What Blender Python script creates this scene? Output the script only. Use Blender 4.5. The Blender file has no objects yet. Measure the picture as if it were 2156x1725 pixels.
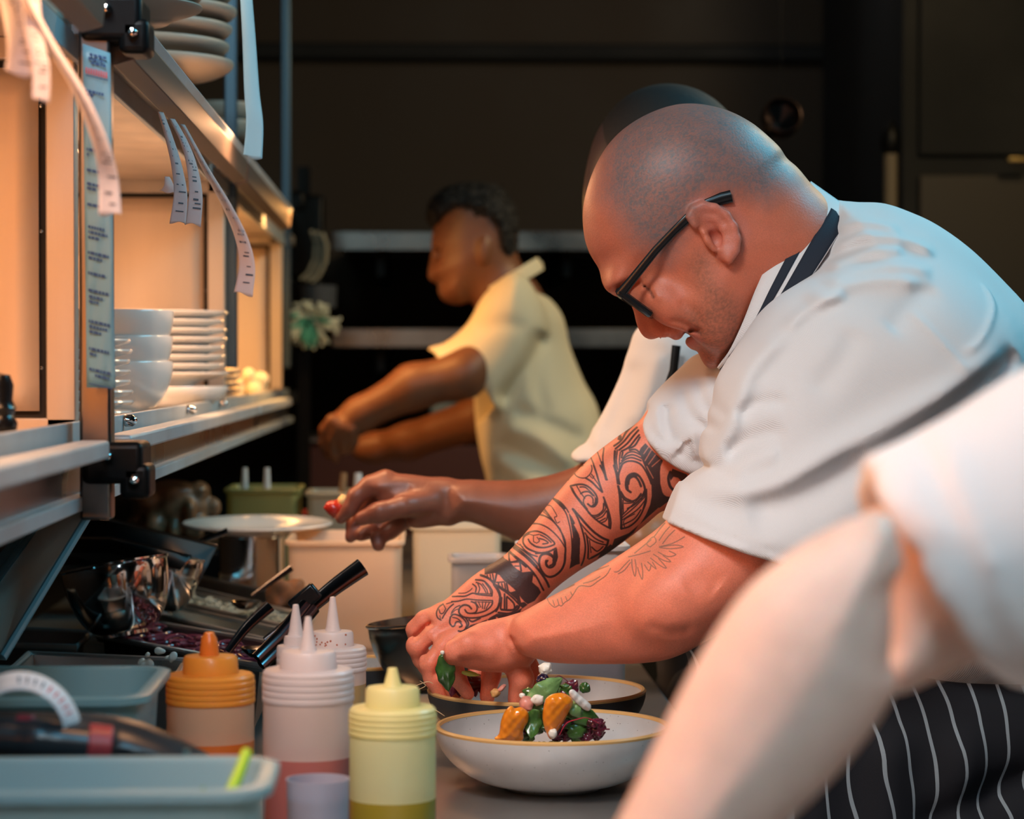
import bpy, bmesh, math, random
import numpy as np
from mathutils import Vector, Matrix
PI = math.pi
random.seed(7); rng = np.random.default_rng(7)
SC = bpy.context.scene
COL = SC.collection

# ------------------------------------------------------------------ camera
FPX = 5090.0; CX = 1078.0; CY = 862.5
CAM = Vector((0.0, 0.0, 1.30))
YAW = math.radians(2.17); PITCH = math.radians(-0.985)
FWD = Vector((math.sin(YAW)*math.cos(PITCH), math.cos(YAW)*math.cos(PITCH), math.sin(PITCH)))
RGT = Vector((math.cos(YAW), -math.sin(YAW), 0.0))
UPV = RGT.cross(FWD)
cam_d = bpy.data.cameras.new('camera'); cam = bpy.data.objects.new('camera', cam_d); COL.objects.link(cam)
cam_d.sensor_width = 36.0; cam_d.lens = FPX/2156.0*36.0
cam_d.clip_start = 0.05; cam_d.clip_end = 60
cam.matrix_world = Matrix(((RGT.x, UPV.x, -FWD.x, CAM.x), (RGT.y, UPV.y, -FWD.y, CAM.y), (RGT.z, UPV.z, -FWD.z, CAM.z), (0, 0, 0, 1)))
cam_d.dof.use_dof = True; cam_d.dof.focus_distance = 2.42; cam_d.dof.aperture_fstop = 6.3
SC.camera = cam

# ------------------------------------------------------------------ view, world, lights
SC.view_settings.view_transform = 'Standard'; SC.view_settings.look = 'None'
SC.view_settings.exposure = 0.0; SC.view_settings.gamma = 1.0; SC.view_settings.use_curve_mapping = False
W = bpy.data.worlds.new('world'); SC.world = W; W.use_nodes = True
W.node_tree.nodes['Background'].inputs[0].default_value = (0.5, 0.7, 0.8, 1); W.node_tree.nodes['Background'].inputs[1].default_value = 0.015

LIGHT_ORDER = []
def area(name, loc, target, sx, sy, col, watt, spread=PI):
    l = bpy.data.lights.new(name, 'AREA'); l.shape = 'RECTANGLE'; l.size = sx; l.size_y = sy
    l.color = col; l.energy = watt; l.spread = spread
    o = bpy.data.objects.new(name, l); COL.objects.link(o); o.location = loc; LIGHT_ORDER.append(o.name)
    d = Vector(target)-Vector(loc); o.rotation_euler = d.to_track_quat('-Z', 'Y').to_euler()
    return o
# cool ceiling lamp behind the cooks, a warmer white one over the near end, heat lamps in the pass, added fills
area('ceiling_light_cool', (1.45, 2.9, 2.62), (0.60, 2.5, 1.3), 1.2, 0.5, (0.14, 0.72, 1.0), 29)
area('fill_light_counter', (-0.45, 1.15, 2.62), (-0.08, 2.45, 0.85), 0.5, 0.5, (1.0, 0.70, 0.62), 3.5, math.radians(68))  # added narrow warm beam, lifts the counter above the heads
area('ceiling_light_white', (-0.50, 1.15, 2.62), (0.30, 2.6, 1.0), 0.5, 0.5, (0.66, 0.97, 1.0), 18)
area('fill_light_near', (0.30, -0.5, 2.62), (0.20, 1.1, 1.10), 0.6, 0.4, (0.78, 0.93, 1.0), 3.2, math.radians(60))  # added fill aimed at the nearest arm and sleeve
area('fill_light_left', (-0.10, 0.55, 2.5), (-0.36, 1.8, 1.15), 0.4, 0.3, (0.06, 0.60, 1.0), 2.0, math.radians(80))  # added teal fill for the bins and the notice
area('fill_light_middle', (-0.42, 2.2, 2.62), (0.02, 3.7, 0.95), 0.4, 0.4, (1.0, 0.80, 0.62), 1.6, math.radians(60))  # added fill for the tub fronts on the counter
area('fill_light_far', (1.5, 4.3, 2.62), (0.2, 4.9, 1.3), 0.5, 0.5, (1.0, 0.72, 0.38), 30)  # added warm fill for the cream shirt
area('fill_light_back', (0.8, 6.2, 2.62), (0.8, 7.3, 1.2), 1.5, 0.4, (0.9, 0.85, 0.8), 2.2)  # added dim wash to brighten the back wall
area('heat_lamp', (-0.42, 0.95, 1.50), (0.25, 1.15, 1.15), 0.12, 0.7, (1.0, 0.28, 0.05), 5)
area('heat_lamp', (-0.50, 1.60, 1.572), (-0.46, 1.60, 1.2), 0.12, 0.9, (1.0, 0.48, 0.22), 7.5)
area('heat_lamp', (-0.50, 3.10, 1.572), (-0.45, 3.10, 1.2), 0.10, 0.9, (1.0, 0.50, 0.24), 13)
area('heat_lamp', (-0.50, 4.60, 1.572), (-0.46, 4.60, 1.2), 0.12, 0.9, (1.0, 0.46, 0.13), 11)

# ------------------------------------------------------------------ pixel helpers: a point seen at (px, py), D metres along the lens axis
def at(px, py, D):
    return CAM + FWD*D + RGT*((px-CX)/FPX*D) + UPV*((CY-py)/FPX*D)
def atz(px, py, z):
    d = FWD + RGT*((px-CX)/FPX) + UPV*((CY-py)/FPX)
    return CAM + d*((z-CAM.z)/d.z)
def atx(px, py, x):
    d = FWD + RGT*((px-CX)/FPX) + UPV*((CY-py)/FPX)
    return CAM + d*((x-CAM.x)/d.x)
def L3(px, py, D):                      # the same point in a rigid frame: right, up, forward
    return np.array(((px-CX)/FPX*D, (CY-py)/FPX*D, D))
BASIS = np.array((RGT, UPV, FWD)); CAMN = np.array(CAM)
def to_world(P): return P @ BASIS + CAMN

# ------------------------------------------------------------------ materials
def mat(name, col, rough=0.5, metal=0.0, bump=0.0, bscale=200.0, var=0.0, vscale=8.0, sss=0.0, sssr=(1, .35, .2), trans=0.0, alpha=1.0, spec=0.5, coat=0.0, emit=None, estr=0.0, stretch=None, attr=None, sheen=0.0, ior=1.45, weave=0.0):
    m = bpy.data.materials.new(name); m.use_nodes = True
    nt = m.node_tree; b = nt.nodes['Principled BSDF']
    def N(t): return nt.nodes.new(t)
    b.inputs['Base Color'].default_value = (*col, 1); b.inputs['Roughness'].default_value = rough
    b.inputs['Metallic'].default_value = metal; b.inputs['Specular IOR Level'].default_value = spec
    b.inputs['IOR'].default_value = ior
    b.inputs['Transmission Weight'].default_value = trans; b.inputs['Alpha'].default_value = alpha
    b.inputs['Coat Weight'].default_value = coat; b.inputs['Coat Roughness'].default_value = 0.1
    b.inputs['Sheen Weight'].default_value = sheen
    if sss:
        b.inputs['Subsurface Weight'].default_value = sss; b.inputs['Subsurface Radius'].default_value = sssr
        b.inputs['Subsurface Scale'].default_value = 0.006
    if emit: b.inputs['Emission Color'].default_value = (*emit, 1); b.inputs['Emission Strength'].default_value = estr
    tc = N('ShaderNodeTexCoord'); mp = N('ShaderNodeMapping'); nt.links.new(tc.outputs['Object'], mp.inputs[0])
    if stretch: mp.inputs['Scale'].default_value = stretch
    base = None
    if attr:
        a = N('ShaderNodeAttribute'); a.attribute_name = attr; base = a.outputs['Color']
        nt.links.new(base, b.inputs['Base Color'])
    if var:
        n = N('ShaderNodeTexNoise'); n.inputs['Scale'].default_value = vscale; n.inputs['Detail'].default_value = 6
        nt.links.new(mp.outputs[0], n.inputs['Vector'])
        r = N('ShaderNodeMapRange'); r.inputs[1].default_value = .3; r.inputs[2].default_value = .7
        r.inputs[3].default_value = 1-var; r.inputs[4].default_value = 1+var; nt.links.new(n.outputs[0], r.inputs[0])
        mx = N('ShaderNodeVectorMath'); mx.operation = 'SCALE'
        if base: nt.links.new(base, mx.inputs[0])
        else: mx.inputs[0].default_value = col
        nt.links.new(r.outputs[0], mx.inputs['Scale']); nt.links.new(mx.outputs[0], b.inputs['Base Color'])
        rr = N('ShaderNodeMapRange'); rr.inputs[1].default_value = .3; rr.inputs[2].default_value = .7
        rr.inputs[3].default_value = max(.02, rough*(1-var)); rr.inputs[4].default_value = min(1, rough*(1+var)); nt.links.new(n.outputs[0], rr.inputs[0])
        nt.links.new(rr.outputs[0], b.inputs['Roughness'])
    if bump or weave:
        bp = N('ShaderNodeBump'); bp.inputs['Strength'].default_value = max(bump, weave); bp.inputs['Distance'].default_value = 0.001
        if weave:
            w = N('ShaderNodeTexWave'); w.inputs['Scale'].default_value = bscale; w.bands_direction = 'DIAGONAL'; w.inputs['Distortion'].default_value = 1.0
            nt.links.new(mp.outputs[0], w.inputs['Vector']); nt.links.new(w.outputs[1], bp.inputs['Height'])
        else:
            n2 = N('ShaderNodeTexNoise'); n2.inputs['Scale'].default_value = bscale; n2.inputs['Detail'].default_value = 5
            nt.links.new(mp.outputs[0], n2.inputs['Vector']); nt.links.new(n2.outputs[0], bp.inputs['Height'])
        nt.links.new(bp.outputs[0], b.inputs['Normal'])
    return m

# ------------------------------------------------------------------ objects
def base_props(o, label=None, cat=None, group=None, kind=None):
    if label: o['label'] = label
    if cat: o['category'] = cat
    if group: o['group'] = group
    if kind: o['kind'] = kind
    return o
def thing(name, label, cat, loc=(0, 0, 0), rot=(0, 0, 0), group=None):
    o = bpy.data.objects.new(name, None); COL.objects.link(o); o.empty_display_size = .05
    o.matrix_world = Matrix.Translation(Vector(loc)) @ Matrix.Rotation(rot[2], 4, 'Z') @ Matrix.Rotation(rot[1], 4, 'Y') @ Matrix.Rotation(rot[0], 4, 'X')
    return base_props(o, label, cat, group)
def wmat(o):
    m = o.matrix_basis.copy(); p = o.parent
    while p: m = p.matrix_basis @ m; p = p.parent
    return m
def link_mesh(name, me, m, parent=None, world=False, smooth=True, angle=40, label=None):
    o = bpy.data.objects.new(name, me)
    if isinstance(m, (list, tuple)):
        for q in m: me.materials.append(q)
    elif m: me.materials.append(m)
    if smooth:
        me.polygons.foreach_set('use_smooth', [True]*len(me.polygons))
        if angle: me.set_sharp_from_angle(angle=math.radians(angle))
    if parent:
        o.parent = parent
        if world: me.transform(wmat(parent).inverted())
    COL.objects.link(o)
    if label: o['label'] = label
    return o
class MB:                                # collects shapes, built as ONE mesh
    def __init__(s): s.v = []; s.f = []; s.mi = []; s.cur = 0
    def add(s, vs, fs):
        n = len(s.v); s.v += [tuple(v) for v in vs]; s.f += [tuple(i+n for i in f) for f in fs]; s.mi += [s.cur]*len(fs)
        return s
    def box(s, c, d, R=None, taper=1.0):
        c = Vector(c); vs = []
        for z in (-.5, .5):
            k = taper if z < 0 else 1.0
            for x, y in ((-.5, -.5), (.5, -.5), (.5, .5), (-.5, .5)):
                p = Vector((x*d[0]*k, y*d[1]*k, z*d[2]))
                if R: p = R @ p
                vs.append(c+p)
        return s.add(vs, [(3, 2, 1, 0), (4, 5, 6, 7), (0, 1, 5, 4), (1, 2, 6, 5), (2, 3, 7, 6), (3, 0, 4, 7)])
    def lathe(s, prof, n=48, M=None, close=False):
        vs = []; fs = []
        for r, z in prof:
            for i in range(n):
                a = 2*PI*i/n; p = Vector((r*math.cos(a), r*math.sin(a), z)); vs.append(M @ p if M else p)
        for j in range(len(prof)-1):
            for i in range(n):
                k = (i+1) % n; fs.append((j*n+i, j*n+k, (j+1)*n+k, (j+1)*n+i))
        if prof[0][0] > 1e-5 and close: fs.append(tuple(reversed(range(n))))
        if prof[-1][0] > 1e-5 and close: m0 = (len(prof)-1)*n; fs.append(tuple(range(m0, m0+n)))
        return s.add(vs, fs)
    def tube(s, pts, rad, n=12, flat=1.0, ref=None):
        pts = [Vector(p) for p in pts]; m = len(pts)
        if not isinstance(rad, (list, tuple)): rad = [rad]*m
        vs = []; fs = []; up = Vector(ref) if ref else None
        for i, p in enumerate(pts):
            t = (pts[min(i+1, m-1)]-pts[max(i-1, 0)]).normalized()
            if up is None: up = Vector((0, 0, 1)) if abs(t.z) < .9 else Vector((1, 0, 0))
            a = t.cross(up).normalized(); b = a.cross(t).normalized(); up = b
            for k in range(n):
                th = 2*PI*k/n; vs.append(p + a*(rad[i]*math.cos(th)) + b*(rad[i]*flat*math.sin(th)))
        for i in range(m-1):
            for k in range(n):
                q = (k+1) % n; fs.append((i*n+k, i*n+q, (i+1)*n+q, (i+1)*n+k))
        fs.append(tuple(reversed(range(n)))); fs.append(tuple(range((m-1)*n, m*n)))
        return s.add(vs, fs)
    def prism(s, poly, axis, a, b):      # polygon in the two other axes, swept along axis 0/1/2 from a to b
        vs = []; n = len(poly)
        for t in (a, b):
            for u, v in poly:
                p = [0, 0, 0]; o = [i for i in range(3) if i != axis]; p[axis] = t; p[o[0]] = u; p[o[1]] = v; vs.append(p)
        fs = [tuple(range(n)), tuple(reversed(range(n, 2*n)))] + [(i, i+n, (i+1) % n+n, (i+1) % n) for i in range(n)]
        return s.add(vs, fs)
    def grid(s, rows):                   # rows of points
        m = len(rows[0]); vs = [p for r in rows for p in r]
        return s.add(vs, [(j*m+i, j*m+i+1, (j+1)*m+i+1, (j+1)*m+i) for j in range(len(rows)-1) for i in range(m-1)])
    def build(s, name, m, parent=None, world=False, bevel=0.0, seg=2, smooth=True, angle=40, label=None, thick=0.0, sub=0, off=0):
        me = bpy.data.meshes.new(name); me.from_pydata(s.v, [], s.f); me.update()
        bm = bmesh.new(); bm.from_mesh(me); bmesh.ops.recalc_face_normals(bm, faces=bm.faces)
        bm.to_mesh(me); bm.free()
        if len(set(s.mi)) > 1: me.polygons.foreach_set('material_index', s.mi)
        o = link_mesh(name, me, m, parent, world, smooth, angle, label)
        if sub: q = o.modifiers.new('sub', 'SUBSURF'); q.levels = q.render_levels = sub
        if thick: q = o.modifiers.new('solid', 'SOLIDIFY'); q.thickness = thick; q.offset = off
        if bevel: q = o.modifiers.new('bevel', 'BEVEL'); q.width = bevel; q.segments = seg; q.limit_method = 'ANGLE'; q.harden_normals = False
        return o
def struct(o): o['kind'] = 'structure'; return o
def children(o): return [c for c in bpy.data.objects if c.parent == o]
def dup(o, label=None, loc=None, rot=None, parent=None):
    c = o.copy(); COL.objects.link(c); c.parent = parent
    if label: c['label'] = label
    if loc is not None:
        r = rot or (0, 0, 0)
        c.matrix_basis = Matrix.Translation(Vector(loc)) @ Matrix.Rotation(r[2], 4, 'Z') @ Matrix.Rotation(r[1], 4, 'Y') @ Matrix.Rotation(r[0], 4, 'X')
    for ch in children(o): dup(ch, parent=c)
    return c
def spline(pts, n=6, closed=False):
    P = np.array(pts, float); m = len(P); out = []
    rngi = range(m if closed else m-1)
    for i in rngi:
        p0 = P[(i-1) % m] if (closed or i > 0) else P[0]; p1 = P[i]; p2 = P[(i+1) % m]
        p3 = P[(i+2) % m] if (closed or i+2 < m) else P[-1]
        for k in range(n):
            t = k/n; out.append(.5*((2*p1)+(-p0+p2)*t+(2*p0-5*p1+4*p2-p3)*t*t+(-p0+3*p1-3*p2+p3)*t**3))
    if not closed: out.append(P[-1])
    return np.array(out)

# ------------------------------------------------------------------ organic shapes: smooth unions of solids, surfaced as one mesh
class Field:
    def __init__(s, lo, hi, vox):
        s.lo = np.array(lo, float); s.vox = vox; s.n = np.ceil((np.array(hi)-s.lo)/vox).astype(int)+1
        s.A = np.full(tuple(s.n), 0.06, np.float32)
        s.ax = [(s.lo[i]+vox*np.arange(s.n[i])).astype(np.float32) for i in range(3)]
    def sl(s, lo, hi):
        a = np.clip(np.floor((np.array(lo)-s.lo)/s.vox).astype(int), 0, s.n); b = np.clip(np.ceil((np.array(hi)-s.lo)/s.vox).astype(int)+1, 0, s.n)
        return tuple(slice(int(a[i]), int(b[i])) for i in range(3))
    def coords(s, q):
        return (s.ax[0][q[0]][:, None, None], s.ax[1][q[1]][None, :, None], s.ax[2][q[2]][None, None, :])
    def put(s, q, d, k, op):
        a = s.A[q]
        if a.size == 0: return
        if op == 'sub': d = -d
        if k <= 0: r = np.minimum(a, d) if op == 'add' else np.maximum(a, d)
        elif op == 'add':
            h = np.maximum(k-np.abs(a-d), 0)/k; r = np.minimum(a, d)-h*h*k*.25
        else:
            h = np.maximum(k-np.abs(a-d), 0)/k; r = np.maximum(a, d)+h*h*k*.25
        s.A[q] = r
    def cone(s, a, b, ra, rb, k=.008, op='add', sq=None):
        a = np.array(a, float); b = np.array(b, float); m = max(ra, rb)+max(k, .008)+.012
        q = s.sl(np.minimum(a, b)-m, np.maximum(a, b)+m); X, Y, Z = s.coords(q)
        ba = b-a; L2 = float(ba@ba)+1e-12
        t = np.clip(((X-a[0])*ba[0]+(Y-a[1])*ba[1]+(Z-a[2])*ba[2])/L2, 0, 1)
        d = np.sqrt((X-a[0]-t*ba[0])**2+(Y-a[1]-t*ba[1])**2+(Z-a[2]-t*ba[2])**2)-(ra+(rb-ra)*t)
        s.put(q, d.astype(np.float32), k, op); return s
    def chain(s, pts, rad, k=.008, op='add'):
        if not isinstance(rad, (list, tuple)): rad = [rad]*len(pts)
        for i in range(len(pts)-1): s.cone(pts[i], pts[i+1], rad[i], rad[i+1], k, op)
        return s
    def ell(s, c, r, k=.01, op='add', rz=0.0, ry=0.0):   # rz turns in the right/up plane, ry in right/forward
        c = np.array(c, float); R = max(r); m = R+max(k, .008)+.012
        q = s.sl(c-m, c+m); X, Y, Z = s.coords(q); X = X-c[0]; Y = Y-c[1]; Z = Z-c[2]
        if rz: cz, sz = math.cos(rz), math.sin(rz); X, Y = X*cz+Y*sz, -X*sz+Y*cz
        if ry: cy, sy = math.cos(ry), math.sin(ry); X, Z = X*cy+Z*sy, -X*sy+Z*cy
        k0 = np.sqrt((X/r[0])**2+(Y/r[1])**2+(Z/r[2])**2); k1 = np.sqrt((X/r[0]**2)**2+(Y/r[1]**2)**2+(Z/r[2]**2)**2)
        s.put(q, (k0*(k0-1)/(k1+1e-9)).astype(np.float32), k, op); return s
    def poly2d(s, poly, q):
        X = s.ax[0][q[0]][:, None]; Y = s.ax[1][q[1]][None, :]
        d2 = np.full((X.shape[0], Y.shape[1]), 1e9); ins = np.zeros(d2.shape, bool); n = len(poly)
        for i in range(n):
            a = poly[i]; b = poly[(i+1) % n]; e = b-a; L = e@e+1e-14
            t = np.clip(((X-a[0])*e[0]+(Y-a[1])*e[1])/L, 0, 1)
            d2 = np.minimum(d2, (X-a[0]-t*e[0])**2+(Y-a[1]-t*e[1])**2)
            c = ((a[1] > Y) != (b[1] > Y)) & (X < (b[0]-a[0])*(Y-a[1])/(b[1]-a[1]+1e-14)+a[0])
            ins ^= c
        d = np.sqrt(d2); return np.where(ins, -d, d)
    def pillow(s, px, D, H, R, k=.01, op='add', n=5, smooth=True, tilt=(0, 0), Hb=None):
        """px: outline in photograph pixels seen at distance D; half-depth H reached R inside the outline"""
        P = np.array([L3(x, y, D)[:2] for x, y in px])
        if smooth: P = spline(P, n, True)
        m = max(k, .008)+.012; Hm = max(H, Hb or 0)
        c = P.mean(0); tz = max(abs(tilt[0]), abs(tilt[1]))*np.ptp(P, 0).max()
        q = s.sl((P[:, 0].min()-m, P[:, 1].min()-m, D-Hm-m-tz), (P[:, 0].max()+m, P[:, 1].max()+m, D+Hm+m+tz))
        d2 = s.poly2d(P, q); X, Y, Z = s.coords(q)
        sv = np.maximum(1+d2/R, 0)[:, :, None]
        Zc = Z-D-tilt[0]*(X-c[0])-tilt[1]*(Y-c[1])
        hh = np.where(Zc > 0, (Hb or H), H)
        d = (np.sqrt(sv**2+(Zc/hh)**2)-1)*min(R, H)
        s.put(q, d.astype(np.float32), k, op); return s
    def cut2d(s, px, D, k=.003, zr=None):           # remove everything inside an outline
        P = np.array([L3(x, y, D)[:2] for x, y in px]); lo = P.min(0)-.02; hi = P.max(0)+.02
        z0, z1 = zr or (s.lo[2], s.lo[2]+s.n[2]*s.vox)
        q = s.sl((lo[0], lo[1], z0), (hi[0], hi[1], z1)); d2 = s.poly2d(P, q)[:, :, None]
        X, Y, Z = s.coords(q)
        if zr: d2 = np.maximum(d2, np.maximum(z0+.01-Z, Z-z1+.01))
        s.put(q, np.broadcast_to(d2, s.A[q].shape).astype(np.float32), k, 'sub'); return s
    def fold(s, px, D, amp, sig, front=True, zc=None):   # crease (amp<0) or ridge (amp>0) along a line, on the near side
        P = np.array([L3(x, y, D)[:2] for x, y in px]); P = spline(P, 5) if len(P) > 2 else P
        lo = P.min(0)-3*sig; hi = P.max(0)+3*sig
        q = s.sl((lo[0], lo[1], s.lo[2]), (hi[0], hi[1], zc if zc else 99)); X = s.ax[0][q[0]][:, None]; Y = s.ax[1][q[1]][None, :]
        best = np.full((X.shape[0], Y.shape[1]), 1e9); tt = np.zeros_like(best); m = len(P)-1
        for i in range(m):
            a = P[i]; e = P[i+1]-a; L = e@e+1e-14; t = np.clip(((X-a[0])*e[0]+(Y-a[1])*e[1])/L, 0, 1)
            d = (X-a[0]-t*e[0])**2+(Y-a[1]-t*e[1])**2; u = d < best; best = np.where(u, d, best); tt = np.where(u, (i+t)/m, tt)
        g = np.exp(-best/(sig*sig))*amp*np.clip(np.minimum(tt, 1-tt)*6, 0, 1)
        s.A[q] -= g[:, :, None].astype(np.float32); return s
    def surface(s, smooth=1):
        A = s.A; A[0] = A[-1] = .06; A[:, 0] = A[:, -1] = .06; A[:, :, 0] = A[:, :, -1] = .06
        S = A < 0; nx, ny, nz = A.shape
        C = np.zeros((nx-1, ny-1, nz-1), np.uint8)
        offs = [(i, j, k) for i in (0, 1) for j in (0, 1) for k in (0, 1)]
        for i, j, k in offs: C += S[i:nx-1+i, j:ny-1+j, k:nz-1+k]
        idx = np.flatnonzero((C > 0) & (C < 8)); del C
        ii, jj, kk = np.unravel_index(idx, (nx-1, ny-1, nz-1))
        V = np.stack([A[ii+i, jj+j, kk+k] for i, j, k in offs], 1)
        acc = np.zeros((len(idx), 3)); cnt = np.zeros(len(idx))
        O = np.array(offs, float)
        for a in range(8):
            for b in range(a+1, 8):
                if np.abs(O[a]-O[b]).sum() != 1: continue
                va, vb = V[:, a], V[:, b]; m = (va < 0) != (vb < 0); t = np.where(m, va/(va-vb+1e-12), 0)[:, None]
                acc += np.where(m[:, None], O[a]+(O[b]-O[a])*t, 0); cnt += m
        P = np.stack([ii, jj, kk], 1)+acc/cnt[:, None]
        P = s.lo+P*s.vox
        quads = []
        def look(i, j, k): return np.searchsorted(idx, np.ravel_multi_index((i, j, k), (nx-1, ny-1, nz-1)))
        for axis in range(3):
            a = [slice(1, -1)]*3; a[axis] = slice(0, -1); b = list(a); b[axis] = slice(1, None)
            E = S[tuple(a)] != S[tuple(b)]; e = np.nonzero(E)
            g = [e[0]+1, e[1]+1, e[2]+1]; g[axis] = e[axis]
            u, w = [x for x in range(3) if x != axis]
            cs = []
            for du, dw in ((-1, -1), (0, -1), (0, 0), (-1, 0)):
                h = list(g); h[u] = g[u]+du; h[w] = g[w]+dw; cs.append(look(*h))
            Q = np.stack(cs, 1); inside = S[g[0], g[1], g[2]]
            flip = inside if axis != 1 else ~inside
            Q[~flip] = Q[~flip][:, ::-1]; quads.append(Q)
        Q = np.concatenate(quads)
        for _ in range(smooth):
            sm = np.zeros_like(P); c = np.zeros(len(P))
            for x, y in ((0, 1), (1, 2), (2, 3), (3, 0)):
                np.add.at(sm, Q[:, x], P[Q[:, y]]); np.add.at(sm, Q[:, y], P[Q[:, x]])
                np.add.at(c, Q[:, x], 1); np.add.at(c, Q[:, y], 1)
            P = P*.4+.6*sm/c[:, None]
        return P, Q[:, ::-1]
def np_mesh(name, P, Q):
    me = bpy.data.meshes.new(name); me.vertices.add(len(P)); me.vertices.foreach_set('co', P.astype(np.float32).ravel())
    n = Q.shape[1]; me.loops.add(Q.size); me.loops.foreach_set('vertex_index', Q.astype(np.int32).ravel())
    me.polygons.add(len(Q)); me.polygons.foreach_set('loop_start', np.arange(0, Q.size, n, dtype=np.int32))
    me.update(calc_edges=True); me.validate(); return me
def subdivide(P, Q, sel):
    """split the selected quads in four; unselected neighbours keep shared edge points (n-gons)"""
    n = len(P); E = np.concatenate([Q[sel][:, [i, (i+1) % 4]] for i in range(4)]); E.sort(1)
    U = np.unique(E, axis=0); key = U[:, 0]*n+U[:, 1]; mid = (P[U[:, 0]]+P[U[:, 1]])/2
    def mi(a, b): k = np.minimum(a, b)*n+np.maximum(a, b); return n+np.searchsorted(key, k)
    QS = Q[sel]; m = [mi(QS[:, i], QS[:, (i+1) % 4]) for i in range(4)]
    cen = P[QS].mean(1); ci = n+len(U)+np.arange(len(QS))
    new = np.concatenate([np.stack([QS[:, i], m[i], ci, m[i-1]], 1) for i in range(4)])
    return np.concatenate([P, mid, cen]), new, U, key, n
def set_color(me, col, name='Col'):
    a = me.color_attributes.new(name, 'FLOAT_COLOR', 'POINT'); c = np.ones((len(me.vertices), 4), np.float32); c[:, :3] = col
    a.data.foreach_set('color', c.ravel())
def field_obj(name, F, m, parent, smooth=1, colfn=None, label=None):
    P, Q = F.surface(smooth); me = np_mesh(name, to_world(P), Q)
    if colfn: set_color(me, colfn(P))
    return link_mesh(name, me, m, parent, world=True, angle=None, label=label)
def seg_dist(U, pts):                     # distance of 2D points to a polyline
    best = np.full(len(U), 1e9); P = np.array(pts, float)
    for i in range(len(P)-1):
        a = P[i]; e = P[i+1]-a; t = np.clip(((U-a)@e)/(e@e+1e-12), 0, 1); best = np.minimum(best, ((U-a-t[:, None]*e)**2).sum(1))
    return np.sqrt(best)
def in_poly(U, poly):
    P = np.array(poly, float); ins = np.zeros(len(U), bool); n = len(P)
    for i in range(n):
        a = P[i]; b = P[(i+1) % n]
        ins ^= ((a[1] > U[:, 1]) != (b[1] > U[:, 1])) & (U[:, 0] < (b[0]-a[0])*(U[:, 1]-a[1])/(b[1]-a[1]+1e-14)+a[0])
    return ins
# ================================================================== room, counter, heated pass
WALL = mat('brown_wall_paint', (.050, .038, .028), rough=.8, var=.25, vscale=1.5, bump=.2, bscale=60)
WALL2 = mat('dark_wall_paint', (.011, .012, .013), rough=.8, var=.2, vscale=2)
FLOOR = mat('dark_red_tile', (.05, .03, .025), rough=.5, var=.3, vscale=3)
CEIL = mat('ceiling_panel', (.06, .06, .06), rough=.9)
STEEL = mat('brushed_steel', (.62, .60, .58), rough=.30, metal=1, var=.15, vscale=6, stretch=(1, 1, .08), bump=.06, bscale=300)
PANEL = mat('warm_steel_panel', (.72, .62, .52), rough=.42, metal=.5, var=.12, vscale=5, stretch=(3, 3, .25), bump=.08, bscale=250)
PANEL_IN = mat('inset_steel_panel', (.92, .72, .54), rough=.42, metal=.25, var=.10, vscale=5, stretch=(3, 3, .25), bump=.08, bscale=250)
STEEL_R = mat('satin_rim_steel', (.70, .72, .72), rough=.34, metal=.9)
STEEL_D = mat('worn_dark_steel', (.26, .24, .23), rough=.34, metal=1, var=.3, vscale=5)
STEEL_P = mat('polished_steel', (.66, .66, .66), rough=.10, metal=1)
ALU = mat('pale_aluminium', (.50, .56, .59), rough=.45, metal=.3, var=.1, vscale=12)
SEAM = mat('dark_seam', (.015, .012, .010), rough=.6)
BLACK = mat('black_rubber', (.0025, .003, .0035), rough=.42, bump=.3, bscale=90, spec=.2)
CTOP = mat('worn_counter_steel', (.44, .42, .40), rough=.34, metal=.9, var=.12, vscale=5, bump=.10, bscale=90, stretch=(1, .2, 1))
PAPER = mat('receipt_paper', (.74, .72, .74), rough=.8, sss=0)
nt_p = PAPER.node_tree; tl_p = nt_p.nodes.new('ShaderNodeBsdfTranslucent'); tl_p.inputs[0].default_value = (.80, .70, .70, 1); mx_p = nt_p.nodes.new('ShaderNodeMixShader'); mx_p.inputs[0].default_value = .42
nt_p.links.new(nt_p.nodes['Principled BSDF'].outputs[0], mx_p.inputs[1]); nt_p.links.new(tl_p.outputs[0], mx_p.inputs[2]); nt_p.links.new(mx_p.outputs[0], nt_p.nodes['Material Output'].inputs[0])
PAPER_B = mat('laminated_blue_paper', (.17, .36, .46), rough=.35)
INK_B = mat('blue_ink', (.02, .07, .20), rough=.6)
INK_R = mat('red_ink', (.55, .10, .12), rough=.7)
INK_K = mat('grey_ink', (.12, .12, .14), rough=.7)

def slab(name, c, d, m, kind=True):
    o = MB().box(c, d).build(name, m, smooth=False)
    return struct(o) if kind else o
slab('floor', (.6, 3.0, -.05), (5.4, 9.4, .1), FLOOR)
slab('ceiling', (.6, 3.0, 2.75), (5.4, 9.4, .1), CEIL)
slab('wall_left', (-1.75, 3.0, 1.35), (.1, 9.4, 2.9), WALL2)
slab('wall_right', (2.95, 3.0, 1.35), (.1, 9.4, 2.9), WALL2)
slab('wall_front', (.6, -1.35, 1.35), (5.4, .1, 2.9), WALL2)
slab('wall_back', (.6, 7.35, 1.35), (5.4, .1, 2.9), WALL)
struct(MB().box((.6, 7.27, at(1000, 105, 7.2).z), (4.0, .05, .05)).build('trim_1', WALL2, bevel=.01))

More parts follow.
